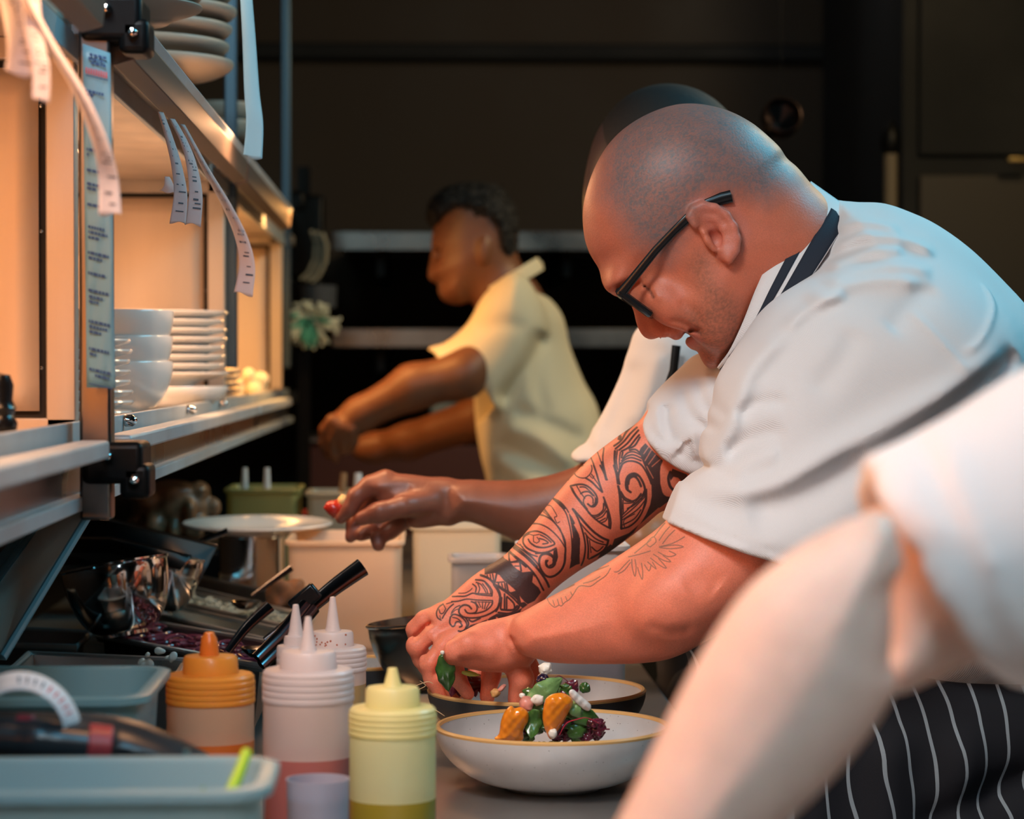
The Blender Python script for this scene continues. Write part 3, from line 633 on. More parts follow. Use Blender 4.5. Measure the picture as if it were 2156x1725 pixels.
#INK-BEGIN
# tattoo lines, drawn on the arms as coloured skin: (origin x, origin y, scale) then strokes
def tc(o, pts): return [(o[0]+x/o[2], o[1]+y/o[2]) for x, y in pts]
T1 = (1220, 860, 8.215); T2 = (1050, 980, 8.215); T3 = (1220, 1000, 9.582); T4 = (1000, 1130, 9.582); T5 = (850, 1190, 8.215); T7 = (1110, 1100, 6.341)
STROKES = [
(T2, 4, '1530,655 1590,700 1650,690 1690,620 1680,520 1610,420 1500,340 1380,325 1240,355'), (T2, 3, '1620,640 1615,560 1560,510 1490,525 1455,600 1470,670 1520,740'), (T2, 3, '1400,370 1480,370 1560,430 1640,520'),
(T2, 3.5, '1410,480 1470,450 1550,450 1620,510'), (T2, 2.5, '1340,340 1400,450 1480,560'), (T2, 4, '1240,360 1300,480 1400,620 1500,740 1600,860 1760,990 1920,1080'), (T2, 2, '1265,380 1330,500 1440,640'),
(T2, 4, '1920,1080 1925,950 1880,760 1800,540'), (T2, 3.5, '1800,650 1790,760 1700,840 1600,850 1540,800'), (T2, 3, '1620,880 1700,870 1800,790 1840,720'), (T2, 3, '1660,920 1780,870 1850,770'), (T2, 3, '1720,960 1830,900'),
(T2, 3, '1760,980 1850,930 1870,800'), (T2, 4, '1900,1060 1890,900 1860,780'), (T2, 2.5, '1460,10 1380,50 1320,110 1330,170 1400,210 1500,210 1580,140 1610,60 1600,0'), (T2, 4, '1640,0 1680,120 1730,300 1780,450'),
(T2, 2.5, '1600,150 1650,230 1720,330 1770,440'), (T2, 4, '1500,215 1600,280 1700,380 1775,450'), (T2, 2, '1210,260 1260,170 1330,100'), (T2, 2, '1560,160 1620,220 1640,180'), (T2, 4, '1750,0 1800,100 1860,240'), (T2, 2, '1790,0 1830,100 1860,230'),
(T2, 6, '1990,0 2030,150 2050,300'), (T2, 3, '2120,0 2070,130 2050,300'), (T2, 5, '2050,350 2090,500 2110,800 2110,1080'), (T2, 3, '930,570 1050,620 1150,720 1200,800'), (T2, 3, '940,580 1060,690 1150,800 1200,950 1240,1150 1260,1400 1250,1600'),
(T2, 4, '1270,740 1340,860 1400,1000 1460,1200 1490,1400 1470,1600 1430,1725'), (T2, 5, '1275,745 1380,860 1500,1000 1640,1140 1780,1240 1890,1290'), (T2, 3, '1400,980 1520,1120 1660,1250 1800,1320'), (T2, 3, '1480,1150 1560,1250 1700,1330 1850,1370'),
(T2, 4, '1510,1200 1540,1400 1540,1600'), (T2, 2.5, '1560,1280 1590,1500'), (T2, 3, '1600,1400 1700,1480 1800,1400'), (T2, 3, '1560,1620 1700,1540 1850,1440'), (T2, 5, '1890,1290 1860,1400 1780,1500 1600,1600'),
(T2, 2, '760,600 850,670 830,700 900,700 970,800 1000,870 960,890 1000,980 1050,960'), (T2, 3, '700,700 800,770 900,900 1000,1020 1060,1100 1110,1250 1150,1400 1150,1500'), (T2, 2, '740,780 840,860 940,960'), (T2, 2, '690,740 760,760 860,860'),
(T2, 3.5, '500,960 600,900 720,860 860,900 980,1000 1080,1150 1140,1300 1140,1500'), (T2, 3, '450,1060 560,1020 700,1010 850,1070 980,1180 1080,1300 1140,1400'), (T2, 3.5, '430,1230 520,1160 660,1130 800,1180 900,1260 960,1330 900,1370 780,1400 650,1390 550,1330 510,1270'),
(T2, 2, '520,1180 600,1200 700,1180'), (T2, 2, '600,1200 600,1300 640,1320'), (T2, 2, '660,1230 700,1290 650,1330'), (T2, 3, '700,1250 780,1270 850,1320 760,1340'), (T2, 3, '720,1190 820,1240 900,1310'),
(T2, 4, '520,1180 440,1230 420,1320 470,1400 560,1450 700,1490 850,1470 980,1410'), (T2, 4, '640,1500 760,1490 880,1500 940,1580 930,1680 880,1710'), (T2, 4, '840,1620 810,1680 830,1725'), (T2, 2, '200,1380 300,1300 400,1220'),
(T2, 3.5, '210,1385 330,1430 450,1520 560,1610 660,1720'), (T2, 3, '280,1380 400,1440 540,1530 680,1680'), (T2, 3, '370,1360 450,1450 560,1520 660,1550'), (T2, 2, '300,1340 420,1400'), (T2, 4, '40,1450 150,1480 250,1540 380,1650 470,1725'),
(T4, 4, '550,250 700,300 850,400 1000,510 1150,660 1260,820 1330,960 1380,1060'), (T4, 5, '720,180 850,260 1000,360 1150,500 1280,640 1380,780 1450,900 1490,1000'), (T4, 3, '750,140 900,220 1050,320 1200,450 1290,560'),
(T4, 4, '680,300 700,470 780,480 900,440'), (T4, 4, '900,450 930,650'), (T4, 2.5, '760,490 900,480'), (T4, 2.5, '800,560 910,560'), (T4, 5, '1430,460 1430,520 1480,590 1560,580 1610,500 1560,380 1450,320 1340,340 1290,450 1310,600 1400,740 1500,790 1620,760 1740,650 1800,500 1810,330'),
(T4, 5, '120,750 250,790 350,860 430,960 500,1080 510,1200 480,1350 430,1450'), (T4, 4, '430,930 520,1000 640,1080 780,1200 900,1330'), (T4, 4, '400,900 440,720'), (T4, 3, '440,880 590,870'), (T4, 4, '480,900 500,960 700,1080 850,1210'),
(T4, 4, '640,900 690,1080 830,1060'), (T4, 4, '600,1110 600,1400'), (T4, 4, '640,1180 640,1400'), (T4, 5, '540,1420 760,1430 850,1350'), (T4, 4, '540,1180 520,1400'), (T4, 4, '650,1160 780,1290 800,1400'), (T4, 5, '480,1480 700,1500 850,1420 890,1350'),
(T4, 3, '540,900 560,980'), (T4, 3, '600,890 620,1020'), (T4, 2.5, '250,740 270,800'), (T4, 2.5, '310,730 330,840'), (T4, 3, '360,720 390,880'),
(T5, 2, '960,460 1070,450 1150,410 1190,370'), (T5, 3, '850,520 950,510 1080,500 1200,450 1300,470 1530,490'), (T5, 3.5, '1530,490 1530,400 1470,310 1380,240 1250,230'), (T5, 2.5, '1260,270 1340,300 1400,380 1430,440'), (T5, 3, '1200,300 1260,350 1250,430'),
(T5, 2.5, '1290,290 1320,370 1300,440'), (T5, 2.5, '1370,290 1440,380 1460,450'), (T5, 2.5, '1420,280 1490,370 1510,450'), (T5, 2.5, '1230,450 1520,460'), (T5, 3, '840,600 950,590 1100,550 1250,560 1540,570'), (T5, 3.5, '1540,570 1530,640 1440,730 1300,780 1200,790'),
(T5, 3.5, '1180,590 1250,620 1280,700 1250,770 1180,790 1110,780 1070,730'), (T5, 4, '1180,710 1130,660 1050,650 980,700 970,780 1040,850 1180,870 1340,850 1500,790 1620,700 1670,560 1640,420 1560,300'),
(T5, 2.5, '1250,600 1310,690'), (T5, 2.5, '1300,590 1340,680'), (T5, 2.5, '1370,590 1370,700'), (T5, 2.5, '1430,590 1400,710'), (T5, 2.5, '1490,600 1430,710'), (T5, 2, '1240,590 1530,600'), (T5, 2.5, '840,780 900,700 980,660'), (T5, 2, '830,810 900,740 960,720'),
(T5, 3.5, '820,860 870,810 970,830 1060,900 1100,980 1070,1060 1010,1090 960,1080'), (T5, 3.5, '820,860 810,950 850,1010 890,1000 920,940 980,940 1020,1000 980,1020'), (T5, 2.5, '860,860 940,880 1010,940'), (T5, 3, '690,650 620,700 580,790 600,870 660,910'),
(T5, 2.5, '620,740 650,800 700,790 740,720'), (T5, 3, '680,880 740,780 800,700 870,640'), (T5, 2, '700,660 740,720'), (T5, 2, '640,840 650,890'), (T5, 2, '750,640 850,610'), (T5, 4, '1090,880 1130,960 1100,1060'), (T5, 4, '1140,900 1200,930 1330,870'),
(T1, 5, '870,1440 800,1380 790,1260 830,1160 930,1120 1020,1170 1090,1290 1120,1400 1110,1500'), (T1, 4, '680,1300 660,1150 700,1000 790,920 920,910 1040,960 1120,1060 1190,1200 1230,1300'), (T1, 4, '650,1340 700,1480 780,1580 880,1600 980,1560 1050,1470'),
(T1, 3.5, '690,960 780,880 900,850 1050,900'), (T1, 3.5, '720,900 800,830 920,800 1060,860'), (T1, 3.5, '740,860 820,770 930,750 1060,810'), (T1, 4, '1040,780 960,710 860,720'), (T1, 5, '610,740 600,900 620,1080 660,1290'), (T1, 3, '650,720 630,900 650,1050'), (T1, 3, '700,760 680,900 680,1050'),
(T1, 4, '740,760 720,850'), (T1, 4, '620,700 760,580 880,440 1000,330'), (T1, 4, '680,720 820,610 930,480 1020,380'), (T1, 4, '720,740 850,670 960,540 1030,460'), (T1, 4, '600,650 720,560 830,400 1000,240'), (T1, 4, '850,690 950,640 1040,500'), (T1, 6, '1560,1100 1530,1200 1560,1340 1640,1430'),
(T1, 4, '660,1350 700,1600 700,1725'), (T1, 3, '740,1590 730,1725'), (T1, 4, '1100,1500 960,1640 820,1725'), (T1, 5, '1140,1400 1140,1600 1100,1725'), (T1, 3, '190,820 240,960 310,1200'), (T1, 2.5, '300,700 360,900 440,1150'), (T1, 3, '430,690 400,900 460,1220'), (T1, 5, '380,930 450,1220'),
(T1, 5, '830,1300 850,1210 930,1170 1000,1230 1050,1340'), (T1, 4, '1060,1560 1110,1420'),
(T3, 5, '770,230 800,450 810,700 830,900 840,1080'), (T3, 4, '840,1080 1000,1040 1150,920 1260,740 1310,540 1330,380 1290,200'), (T3, 3, '850,800 1050,600 1290,350'), (T3, 3, '850,850 1100,640 1310,430'), (T3, 3, '850,900 1150,700 1300,520'), (T3, 3, '870,1000 1100,880 1230,700'),
(T3, 3, '890,560 1000,560 1080,540'), (T3, 3, '860,500 870,760'), (T3, 2.5, '900,1040 890,900 1100,780'), (T3, 4, '820,330 900,450 1020,510')]
FILLS = [
(T2, '1640,520 1690,570 1690,660 1640,710 1570,700 1530,655 1590,680 1640,640 1650,570'), (T2, '1800,530 1830,600 1870,720 1830,720 1800,650'),
(T2, '1200,800 1260,880 1310,980 1290,1010 1330,1080 1380,1180 1400,1300 1400,1360 1340,1320 1330,1380 1390,1500 1400,1700 1270,1725 1250,1600 1290,1400 1270,1200 1240,1000'),
(T2, '920,560 1000,600 1100,660 1160,740 1130,760 1060,690'), (T2, '940,1450 1000,1410 1020,1560 1000,1640 940,1720 920,1620 930,1540'), (T2, '560,1320 640,1370 760,1390 900,1370 760,1410 640,1400'),
(T4, '190,560 260,430 400,350 510,340 600,420 700,470 780,560 850,620 960,680 1150,660 1200,760 1150,880 1280,1000 1330,1100 1200,1260 1060,1320 960,1240 900,1140 830,1060 780,1000 680,920 600,860 500,740 400,700 300,720 200,740'),
(T4, '1950,0 2108,0 2108,330 2040,560 1900,640 1950,330'), (T4, '440,1500 700,1520 860,1440 960,1380 900,1500 760,1600 620,1640 440,1640 260,1640 300,1580'),
(T4, '700,1080 860,1060 960,1240 1060,1330 960,1400 880,1330 830,1200'), (T5, '960,1080 1040,1110 1120,1060 1200,1010 1300,950 1160,990 1100,1060'), (T5, '1120,1080 1180,1020 1350,930 1520,860 1700,800 1900,820 1930,860 1820,930 1600,980 1400,990 1280,990 1180,1060'),
(T1, '700,430 740,490 720,570 660,540 690,480'), (T1, '800,300 880,220 900,250 860,330 820,360 770,340'), (T1, '880,230 1010,160 1010,220 920,250'),
(T1, '1050,680 1130,600 1280,760 1430,900 1390,1000 1380,1100 1390,1300 1440,1480 1560,1560 1660,1540 1500,1650 1400,1725 1230,1725 1240,1500 1230,1290 1120,1020 1070,900 1020,740'),
(T1, '1600,1040 1850,1140 1940,1280 1760,1260 1700,1200 1620,1180 1570,1250 1540,1180'), (T1, '790,1260 830,1160 930,1120 1020,1170 930,1180 850,1220 830,1300 840,1400 870,1440 800,1380'),
(T3, '1440,130 1600,100 1640,300 1720,430 1850,450 1930,430 1700,580 1450,800 1220,1010 1340,800 1420,600 1450,400'), (T3, '700,1290 1000,1180 1200,1010 1100,1180 900,1350 700,1500 640,1480'), (T3, '360,1700 560,1640 780,1480 620,1400 500,1500 420,1600')]
BARE = [(T4, '415,710 590,860 430,880'), (T4, '700,930 820,1050 710,1060'), (T4, '900,1160 1000,1270 930,1280'), (T4, '710,330 860,420 730,470'), (T4, '935,500 1090,650 950,660'), (T4, '1170,740 1240,870 1150,880'), (T4, '430,1570 560,1650 430,1690'), (T4, '250,1620 350,1690 250,1720'), (T4, '640,1560 700,1600 640,1630'),
(T5, '1450,895 1540,945 1450,975'), (T5, '1610,850 1700,915 1610,930'), (T5, '1790,850 1840,880 1790,905')]
BARELINES = [(T1, 2, '1120,900 1240,700'), (T1, 2, '1180,960 1300,800'), (T1, 2, '1240,1000 1380,880'), (T1, 2, '1100,780 1200,640'), (T1, 2, '1150,1000 1260,1200')]
BIRD = ['1400,500 1400,600 1430,710 1450,600 1440,500', '1470,600 1490,680 1520,740 1530,640 1520,540', '1560,560 1610,630 1640,560', '1600,520 1700,600 1660,520', '1640,470 1760,560 1830,580 1740,470', '1680,420 1800,490 1890,500 1800,430', '1740,390 1860,440 1960,410 1880,370',
'1760,330 1900,340 2060,310 1950,290 1780,320', '1760,320 1900,280 2000,230 2080,180', '1700,200 1780,100 1850,20', '1760,240 1830,140 1900,60', '1800,280 1880,180 1960,100', '1640,330 1720,260 1690,200 1600,290 1640,330', '1440,420 1560,320 1660,240', '1360,470 1500,430 1640,380', '1170,670 1220,660 1300,580 1370,510', '1220,690 1300,640 1380,540',
'190,980 330,960 500,900 700,800 900,690 1100,600', '140,1080 260,1030 330,1010', '270,1050 300,1110 370,1160 430,1130 460,1140 510,1090 560,1060 620,990 680,900 740,870 850,870 950,800 1060,720 1120,630', '350,1080 370,1140', '410,1060 430,1130', '460,1040 480,1110', '520,1020 540,1070', '590,960 610,1000', '330,1000 500,940 640,870', '760,840 880,800 980,740']
prs = lambda s_: [tuple(map(float, q.split(','))) for q in s_.split()]
ink = np.zeros(len(P))
fa = np.flatnonzero((P[:, 2] > 2.46) & (PX[:, 1] > 855) & (PX[:, 1] < 1345) & (PX[:, 0] > 905) & (PX[:, 0] < 1500)); U = PX[fa]
# keep to the far arm: above the line between the two forearms
okk = (P[fa, 2] > 2.465+.10*np.clip((U[:, 0]-1050)/450, 0, 1)*0)
im = np.zeros(len(fa))
def near(pts, pad=8):
    A_ = np.array(pts); return np.flatnonzero((U[:, 0] > A_[:, 0].min()-pad) & (U[:, 0] < A_[:, 0].max()+pad) & (U[:, 1] > A_[:, 1].min()-pad) & (U[:, 1] < A_[:, 1].max()+pad))
for o_, s_ in FILLS:
    q = tc(o_, prs(s_)); k = near(q); d = seg_dist(U[k], q+[q[0]]); im[k] = np.maximum(im[k], np.clip(.5+np.where(in_poly(U[k], q), d, -d)/1.2, 0, 1))
for o_, s_ in BARE:
    q = tc(o_, prs(s_)); k = near(q); d = seg_dist(U[k], q+[q[0]]); im[k] = np.minimum(im[k], 1-np.clip(.5+np.where(in_poly(U[k], q), d, -d)/1.2, 0, 1))
for o_, w_, s_ in BARELINES:
    q = tc(o_, prs(s_)); k = near(q); im[k] = np.minimum(im[k], 1-.6*np.clip((w_/2-seg_dist(U[k], q))/1.2+.5, 0, 1))
for o_, w_, s_ in STROKES:
    q = tc(o_, prs(s_)); q = spline(q, 4) if len(q) > 2 else np.array(q); k = near(q); im[k] = np.maximum(im[k], np.clip((w_/2-seg_dist(U[k], q))/1.2+.5, 0, 1))
ink[fa] = im*okk*.93; blend(ink, (.018, .022, .026))
ink[:] = 0; fa = np.flatnonzero((P[:, 2] < 2.46) & (PN[:, 1] > 1080) & (PN[:, 1] < 1310) & (PN[:, 0] > 1100)); U = PN[fa]; im = np.zeros(len(fa))
for s_ in BIRD:
    q = tc(T7, prs(s_)); q = spline(q, 3) if len(q) > 2 else np.array(q); k = near(q); im[k] = np.maximum(im[k], np.clip((.9-seg_dist(U[k], q))/1.4+.5, 0, 1))
ink[fa] = im*.85; blend(ink, (.10, .085, .07))
ink[fa] = sd_soft(U, tc(T7, [(1340, 480), (1500, 300), (1700, 160), (1850, 40), (2050, 160), (1900, 330), (1800, 440), (1600, 540), (1450, 560)]), 20)+sd_soft(U, tc(T7, [(280, 1040), (500, 920), (900, 720), (1080, 640), (900, 820), (620, 960), (420, 1110)]), 14); blend(ink*.22, (.22, .16, .12))
#INK-END
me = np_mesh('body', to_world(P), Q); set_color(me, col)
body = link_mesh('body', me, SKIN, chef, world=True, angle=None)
del F, P, Q, PX, PN, PH, cen

# ---- jacket: trunk, both sleeves, collar opening, folds
J = Field(L3(1320, 1560, 2.45)*[1, 1, 0]+[0, 0, 2.27], L3(2420, 360, 2.50)*[1, 1, 0]+[0, 0, 2.84], .0030)
JD = 2.575
J.pillow([(1620, 640), (1560, 720), (1510, 800), (1490, 880), (1478, 950), (1440, 1000), (1390, 1050), (1350, 1180), (1420, 1270), (1560, 1330), (1700, 1350), (1830, 1300), (1920, 1190), (1990, 1060), (2080, 930), (2150, 800), (2120, 680), (2000, 580), (1850, 560), (1720, 580)],
         2.405, .105, .11, k=.045, tilt=(-.05, .12))
J.pillow([(1520, 770), (1472, 744), (1424, 782), (1375, 831), (1344, 874), (1310, 930), (1340, 1010), (1430, 1060), (1500, 1050), (1540, 950), (1560, 850)], 2.600, .090, .085, k=.02)
# cuffs cut clean
J.cut2d([(1437, 1014), (1404, 1101), (1470, 1128), (1560, 1160), (1640, 1183), (1760, 1203), (1900, 1215), (2000, 1330), (2000, 1460), (1300, 1460), (1300, 1090), (1400, 1000)], 2.36, k=.003, zr=(2.2, 2.52))
J.cut2d([(1368, 858), (1350, 886), (1346, 900), (1358, 930), (1385, 962), (1420, 985), (1462, 1002), (1470, 1014), (1452, 1100), (1250, 1100), (1250, 850), (1340, 840)], 2.60, k=.003, zr=(2.52, 2.9))
J.cut2d([(1478, 930), (1486, 985), (1437, 1014), (1400, 1000), (1440, 960), (1474, 900)], 2.42, k=.003, zr=(2.2, 2.535))
J.pillow([(1735, 430), (1772, 426), (1800, 428), (1850, 430), (1900, 446), (1960, 474), (2030, 524), (2100, 592), (2160, 660), (2250, 790), (2330, 960), (2380, 1150), (2370, 1400), (2330, 1470), (2156, 1481), (2060, 1484), (1960, 1480), (1885, 1465),
          (1780, 1430), (1690, 1380), (1600, 1300), (1540, 1180), (1500, 1030), (1480, 940), (1478, 880), (1492, 820), (1506, 782), (1545, 735), (1580, 690), (1625, 610), (1680, 510)], JD, .225, .17, k=.03)
# sleeve mouths, neck opening
J.cone(L3(1480, 1250, 2.37), L3(1570, 1120, 2.375), .060, .054, .004, op='sub')
J.cone(L3(1330, 1010, 2.59), L3(1410, 940, 2.60), .050, .044, .004, op='sub')
J.chain([L3(1500, 560, 2.53), L3(1600, 560, 2.55), L3(1640, 590, 2.555)], [.078, .076, .066], k=.006, op='sub')
# folds
def jf(pts, amp, sig, zc=2.50, D=2.36): J.fold(pts, D, amp*(1.7 if sig > .0035 else 1.2), sig, zc=zc)
jf([(1790, 470), (1850, 455), (1920, 480)], .0035, .006); jf([(1770, 520), (1830, 490), (1930, 500), (1990, 530)], .004, .006)
jf([(1755, 560), (1830, 528), (1920, 522)], .0035, .006); jf([(1740, 600), (1800, 570), (1900, 560), (1970, 575)], .004, .007)
jf([(1700, 640), (1760, 608), (1850, 590), (1960, 600)], .0045, .008); jf([(1650, 700), (1700, 650), (1780, 620)], .004, .006)
jf([(1660, 690), (1610, 740), (1570, 790), (1550, 850), (1520, 930), (1495, 980)], .006, .010)
jf([(1545, 880), (1590, 850), (1650, 845)], -.003, .007); jf([(1520, 960), (1580, 920), (1640, 905)], -.003, .008); jf([(1530, 1000), (1600, 965), (1630, 960)], .003, .007)
jf([(1450, 1022), (1540, 1030), (1620, 1015), (1720, 960), (1850, 890), (1960, 830), (2100, 740)], .007, .012)
jf([(1560, 1075), (1640, 1060), (1720, 1020), (1820, 960)], -.005, .018)
jf([(1830, 1005), (1880, 955), (1950, 900), (2050, 820), (2140, 740)], -.012, .011, zc=2.6)
jf([(1790, 700), (1760, 760), (1700, 830)], -.0025, .012); jf([(1960, 600), (1900, 660), (1860, 700)], -.003, .012)
jf([(1900, 650), (1960, 720), (2020, 790)], .0022, .003); jf([(2092, 590), (2100, 640), (2050, 720), (2010, 745)], .003, .003)
jf([(1665, 772), (1652, 850), (1636, 930), (1615, 1012)], -.0022, .0022); jf([(1668, 772), (1655, 850), (1639, 930), (1618, 1012)], .0014, .0022)
for i in range(15):                                                   # stitched hem of the near cuff
    x = 1420+i*19; y = 1104+i*7.0-(x > 1560)*(x-1560)*.12; jf([(x, y-24), (x+4, y-14), (x+8, y-4)], -.0007, .0020)
for a, b in (((1412, 1084), (1640, 1160)),): J.fold([a, ((a[0]+b[0])/2, (a[1]+b[1])/2+4), b, (1760, 1185)], 2.36, -.0014, .0022, zc=2.5)
for i in range(12):
    t = i/11; x = 1372+t*92; y = 905+t*82; J.fold([(x+3, y-2), (x+13, y-18)], 2.6, -.0008, .0020, zc=2.75)
J.fold([(1362, 900), (1400, 940), (1468, 975)], 2.6, -.0018, .0025, zc=2.75)
J.fold([(1400, 850), (1396, 890), (1412, 935)], 2.6, -.0050, .006, zc=2.75); J.fold([(1430, 820), (1440, 870), (1478, 905)], 2.6, -.004, .005, zc=2.75)
J.fold([(1380, 845), (1378, 880), (1390, 920)], 2.6, .0030, .006, zc=2.75); J.fold([(1460, 800), (1470, 850), (1490, 880)], 2.6, -.003, .005, zc=2.75)
J.fold([(1450, 900), (1445, 930), (1450, 970)], 2.6, .003, .008, zc=2.75)
jacket = field_obj('jacket', J, CLOTH, chef, 2)
del J

# ---- collar: a stand-up band looping the neck, with trims
inner = spline([(1706, 384), (1688, 420), (1655, 478), (1622, 545), (1592, 610), (1566, 676), (1540, 730), (1512, 776)], 5)
outer = spline([(1774, 432), (1768, 458), (1740, 500), (1706, 556), (1672, 610), (1640, 650), (1596, 694), (1540, 745)], 5)
def collar_strip(f0, f1, lift, name, m, thick):
    mb = MB(); n = len(inner); ring = []
    for side in (-1, 1):
        order = range(n) if side < 0 else range(n-1, -1, -1)
        for i in order:
            t = i/(n-1); hd = .086*math.sin(PI*min(1, t*.93+.02))**.55
            D = HD+.035*(1-t)+side*hd; row = []
            for j in range(7):
                f = f0+(f1-f0)*j/6; x = inner[i][0]*(1-f)+outer[i][0]*f; y = inner[i][1]*(1-f)+outer[i][1]*f
                bulge = math.sin(PI*min(1, max(0, f)))*.002
                row.append(at(x, y, D+side*(lift+bulge+.012*f)))
            ring.append(row)
    mb.grid(ring); return mb.build(name, m, chef, world=True, thick=thick, angle=60)
collar_strip(0, 1.22, 0, 'collar', CLOTH, .003)
collar_strip(.36, .60, .0022, 'collar_stripe', NAVY, .001)
collar_strip(.72, 1.20, .0022, 'collar_stripe', NAVY, .001)
# ---- glasses
gl = thing('eyeglasses', 'thick black rectangular eyeglasses worn by the person with the shaved head', 'glasses', at(1305, 628, HD-.07))
fr = MB()
a = at(1302, 612, HD-.070); b = at(1384, 668, HD-.066); a2 = at(1302, 612, HD-.004); b2 = at(1384, 668, HD-.008)
for s in (-1, 1):
    D0 = HD+s*.070; D1 = HD+s*.008
    pts = [(1304, 614, D0), (1309, 622, D1), (1372, 664, D1), (1366, 660, D0)]
    loop = [at(*p) for p in pts]; loop = loop+[loop[0]]
    q = []
    for i in range(4):
        for k in range(6): q.append(loop[i].lerp(loop[i+1], k/6))
    q.append(q[0]); fr.tube(q, .0042, 8)
fr.tube([at(1309, 620, HD-.008), at(1313, 618, HD), at(1309, 620, HD+.008)], .0028, 8)
fr.build('frame', BLACK_PLASTIC, gl, world=True)
for s in (-1, 1):
    t = MB(); D0 = HD+s*.072
    pl = [(1304, 622), (1330, 590), (1380, 528), (1420, 486), (1450, 458), (1490, 428), (1520, 418), (1540, 413)]; wd = [.0055, .0046, .0042, .0042, .0048, .0048, .0062, .0062]
    t.tube([at(x, y, D0+s*(.011*min(1, i/4))) for i, (x, y) in enumerate(pl)], wd, 12, flat=.28, ref=FWD)
    t.build('temple', BLACK_PLASTIC, gl, world=True)
    l = MB(); l.add([at(1306, 616, HD+s*.068), at(1310, 622, HD+s*.010), at(1371, 663, HD+s*.010), at(1366, 659, HD+s*.068)], [(0, 1, 2, 3)]); l.build('lens', LENS, gl, world=True, thick=.001)

# ---- apron, trousers, shoes
A = Field(L3(1380, 2950, 2.6)*[1, 1, 0]+[0, 0, 2.34], L3(2480, 1200, 2.6)*[1, 1, 0]+[0, 0, 2.86], .006)
A.pillow([(1462, 1260), (1452, 1400), (1450, 1600), (1440, 1900), (1450, 2300), (1470, 2500), (2300, 2500), (2340, 2000), (2340, 1500), (2260, 1260)], 2.6, .185, .15)
A.cut2d([(1300, 2400), (2500, 2400), (2500, 2900), (1300, 2900)], 2.6)
for x in (1700, 1850, 2000): A.fold([(x, 1500), (x-20, 1800), (x-60, 2300)], 2.5, .010, .022, zc=2.6)
A.fold([(2156, 1610), (2050, 1650), (1900, 1730)], 2.5, -.014, .02, zc=2.6)
field_obj('apron', A, APRON, chef, 1); del A
T = Field(L3(1380, 3400, 2.6)*[1, 1, 0]+[0, 0, 2.30], L3(2480, 1900, 2.6)*[1, 1, 0]+[0, 0, 2.90], .008)
for D in (2.48, 2.72):
    T.chain([L3(1950, 1950, 2.6)*[1, 1, 0]+[0, 0, D], L3(1880, 2600, 2.6)*[1, 1, 0]+[0, 0, D], L3(1900, 3210, 2.6)*[1, 1, 0]+[0, 0, D]], [.105, .085, .07], k=.02)
field_obj('trousers', T, DARK_CLOTH, chef, 1); del T
for D in (2.48, 2.72):
    p = at(1900, 740, D); s = MB(); s.lathe([(0, .0), (.05, .0), (.052, .03), (.05, .08), (.045, .10), (0, .10)], 24, Matrix.Translation((p.x-.05, p.y, 0)) @ Matrix.Diagonal((2.6, 1, 1, 1))); s.build('shoe', BLACK_PLASTIC, chef, world=True)
# ================================================================== cook with the dark skin, behind the chef
SKIN_D = mat('brown_skin', (.2, .08, .05), rough=.38, sss=.1, bump=.3, bscale=300, attr='Col', var=.06, vscale=50)
HAIR = mat('black_hair', (.008, .007, .007), rough=.75, bump=1.0, bscale=160)
CREAM = mat('cream_cloth', (.70, .61, .42), rough=.9, bump=.25, bscale=200)
WCOAT = mat('white_coat_cloth', (.62, .62, .63), rough=.9, bump=.2, bscale=250)
WHITE_APRON = mat('white_apron_cloth', (.62, .60, .60), rough=.9)

mf = at(1480, 740, 3.15); mf.z = 0
mid = thing('person', 'person in white coat behind the bald head, reaching bare arm to a plate', 'person', mf)
MD = 3.12
B = Field(L3(690, 1330, 3.0)*[1, 1, 0]+[0, 0, 2.85], L3(1700, 190, 3.15)*[1, 1, 0]+[0, 0, 3.42], .0030)
B.ell(L3(1400, 375, MD), (.098, .112, .078), .02, rz=.3).ell(L3(1330, 440, MD), (.060, .075, .060), .03, rz=-.2)
B.cone(L3(1420, 440, MD), L3(1480, 680, MD), .058, .07, .03).cone(L3(1500, 720, MD), L3(1530, 1150, MD), .07, .08, .03)
B.pillow([(1262, 470), (1268, 500), (1252, 520), (1262, 532), (1268, 560), (1290, 580), (1330, 560), (1320, 460)], MD, .02, .02, k=.01)
B.ell(L3(1402, 440, MD-.078), (.014, .024, .008), .006)
# right arm: sleeve to the reaching hand
B.chain([L3(1450, 820, 3.03), L3(1360, 940, 3.03), L3(1290, 1020, 3.04)], [.040, .040, .042], k=.02)
B.pillow([(1330, 930), (1205, 985), (1120, 1008), (1040, 1012), (990, 1010), (945, 1016), (935, 1050), (940, 1098), (990, 1100), (1060, 1128), (1130, 1155), (1230, 1150), (1340, 1120), (1420, 1020)], 3.05, .038, .040, k=.012)
HDm = 3.05
B.pillow([(955, 1014), (900, 1004), (850, 998), (806, 998), (778, 1008), (772, 1030), (800, 1062), (840, 1088), (870, 1112), (920, 1108), (960, 1096)], HDm, .024, .026, k=.010)
B.chain([L3(812, 1012, 3.05), L3(778, 1024, 3.048), L3(750, 1046, 3.046), L3(738, 1070, 3.046), L3(718, 1092, 3.05)], [.0145, .0125, .0112, .0100, .0075], k=.005)   # index
B.chain([L3(900, 1060, 3.035), L3(850, 1068, 3.015), L3(800, 1078, 3.010), L3(762, 1092, 3.018)], [.019, .0145, .0125, .0095], k=.007)                 # thumb
B.chain([L3(800, 1030, 3.075), L3(765, 1070, 3.075), L3(745, 1105, 3.07), L3(738, 1132, 3.065)], [.012, .0112, .0098, .0075], k=.004)                 # middle
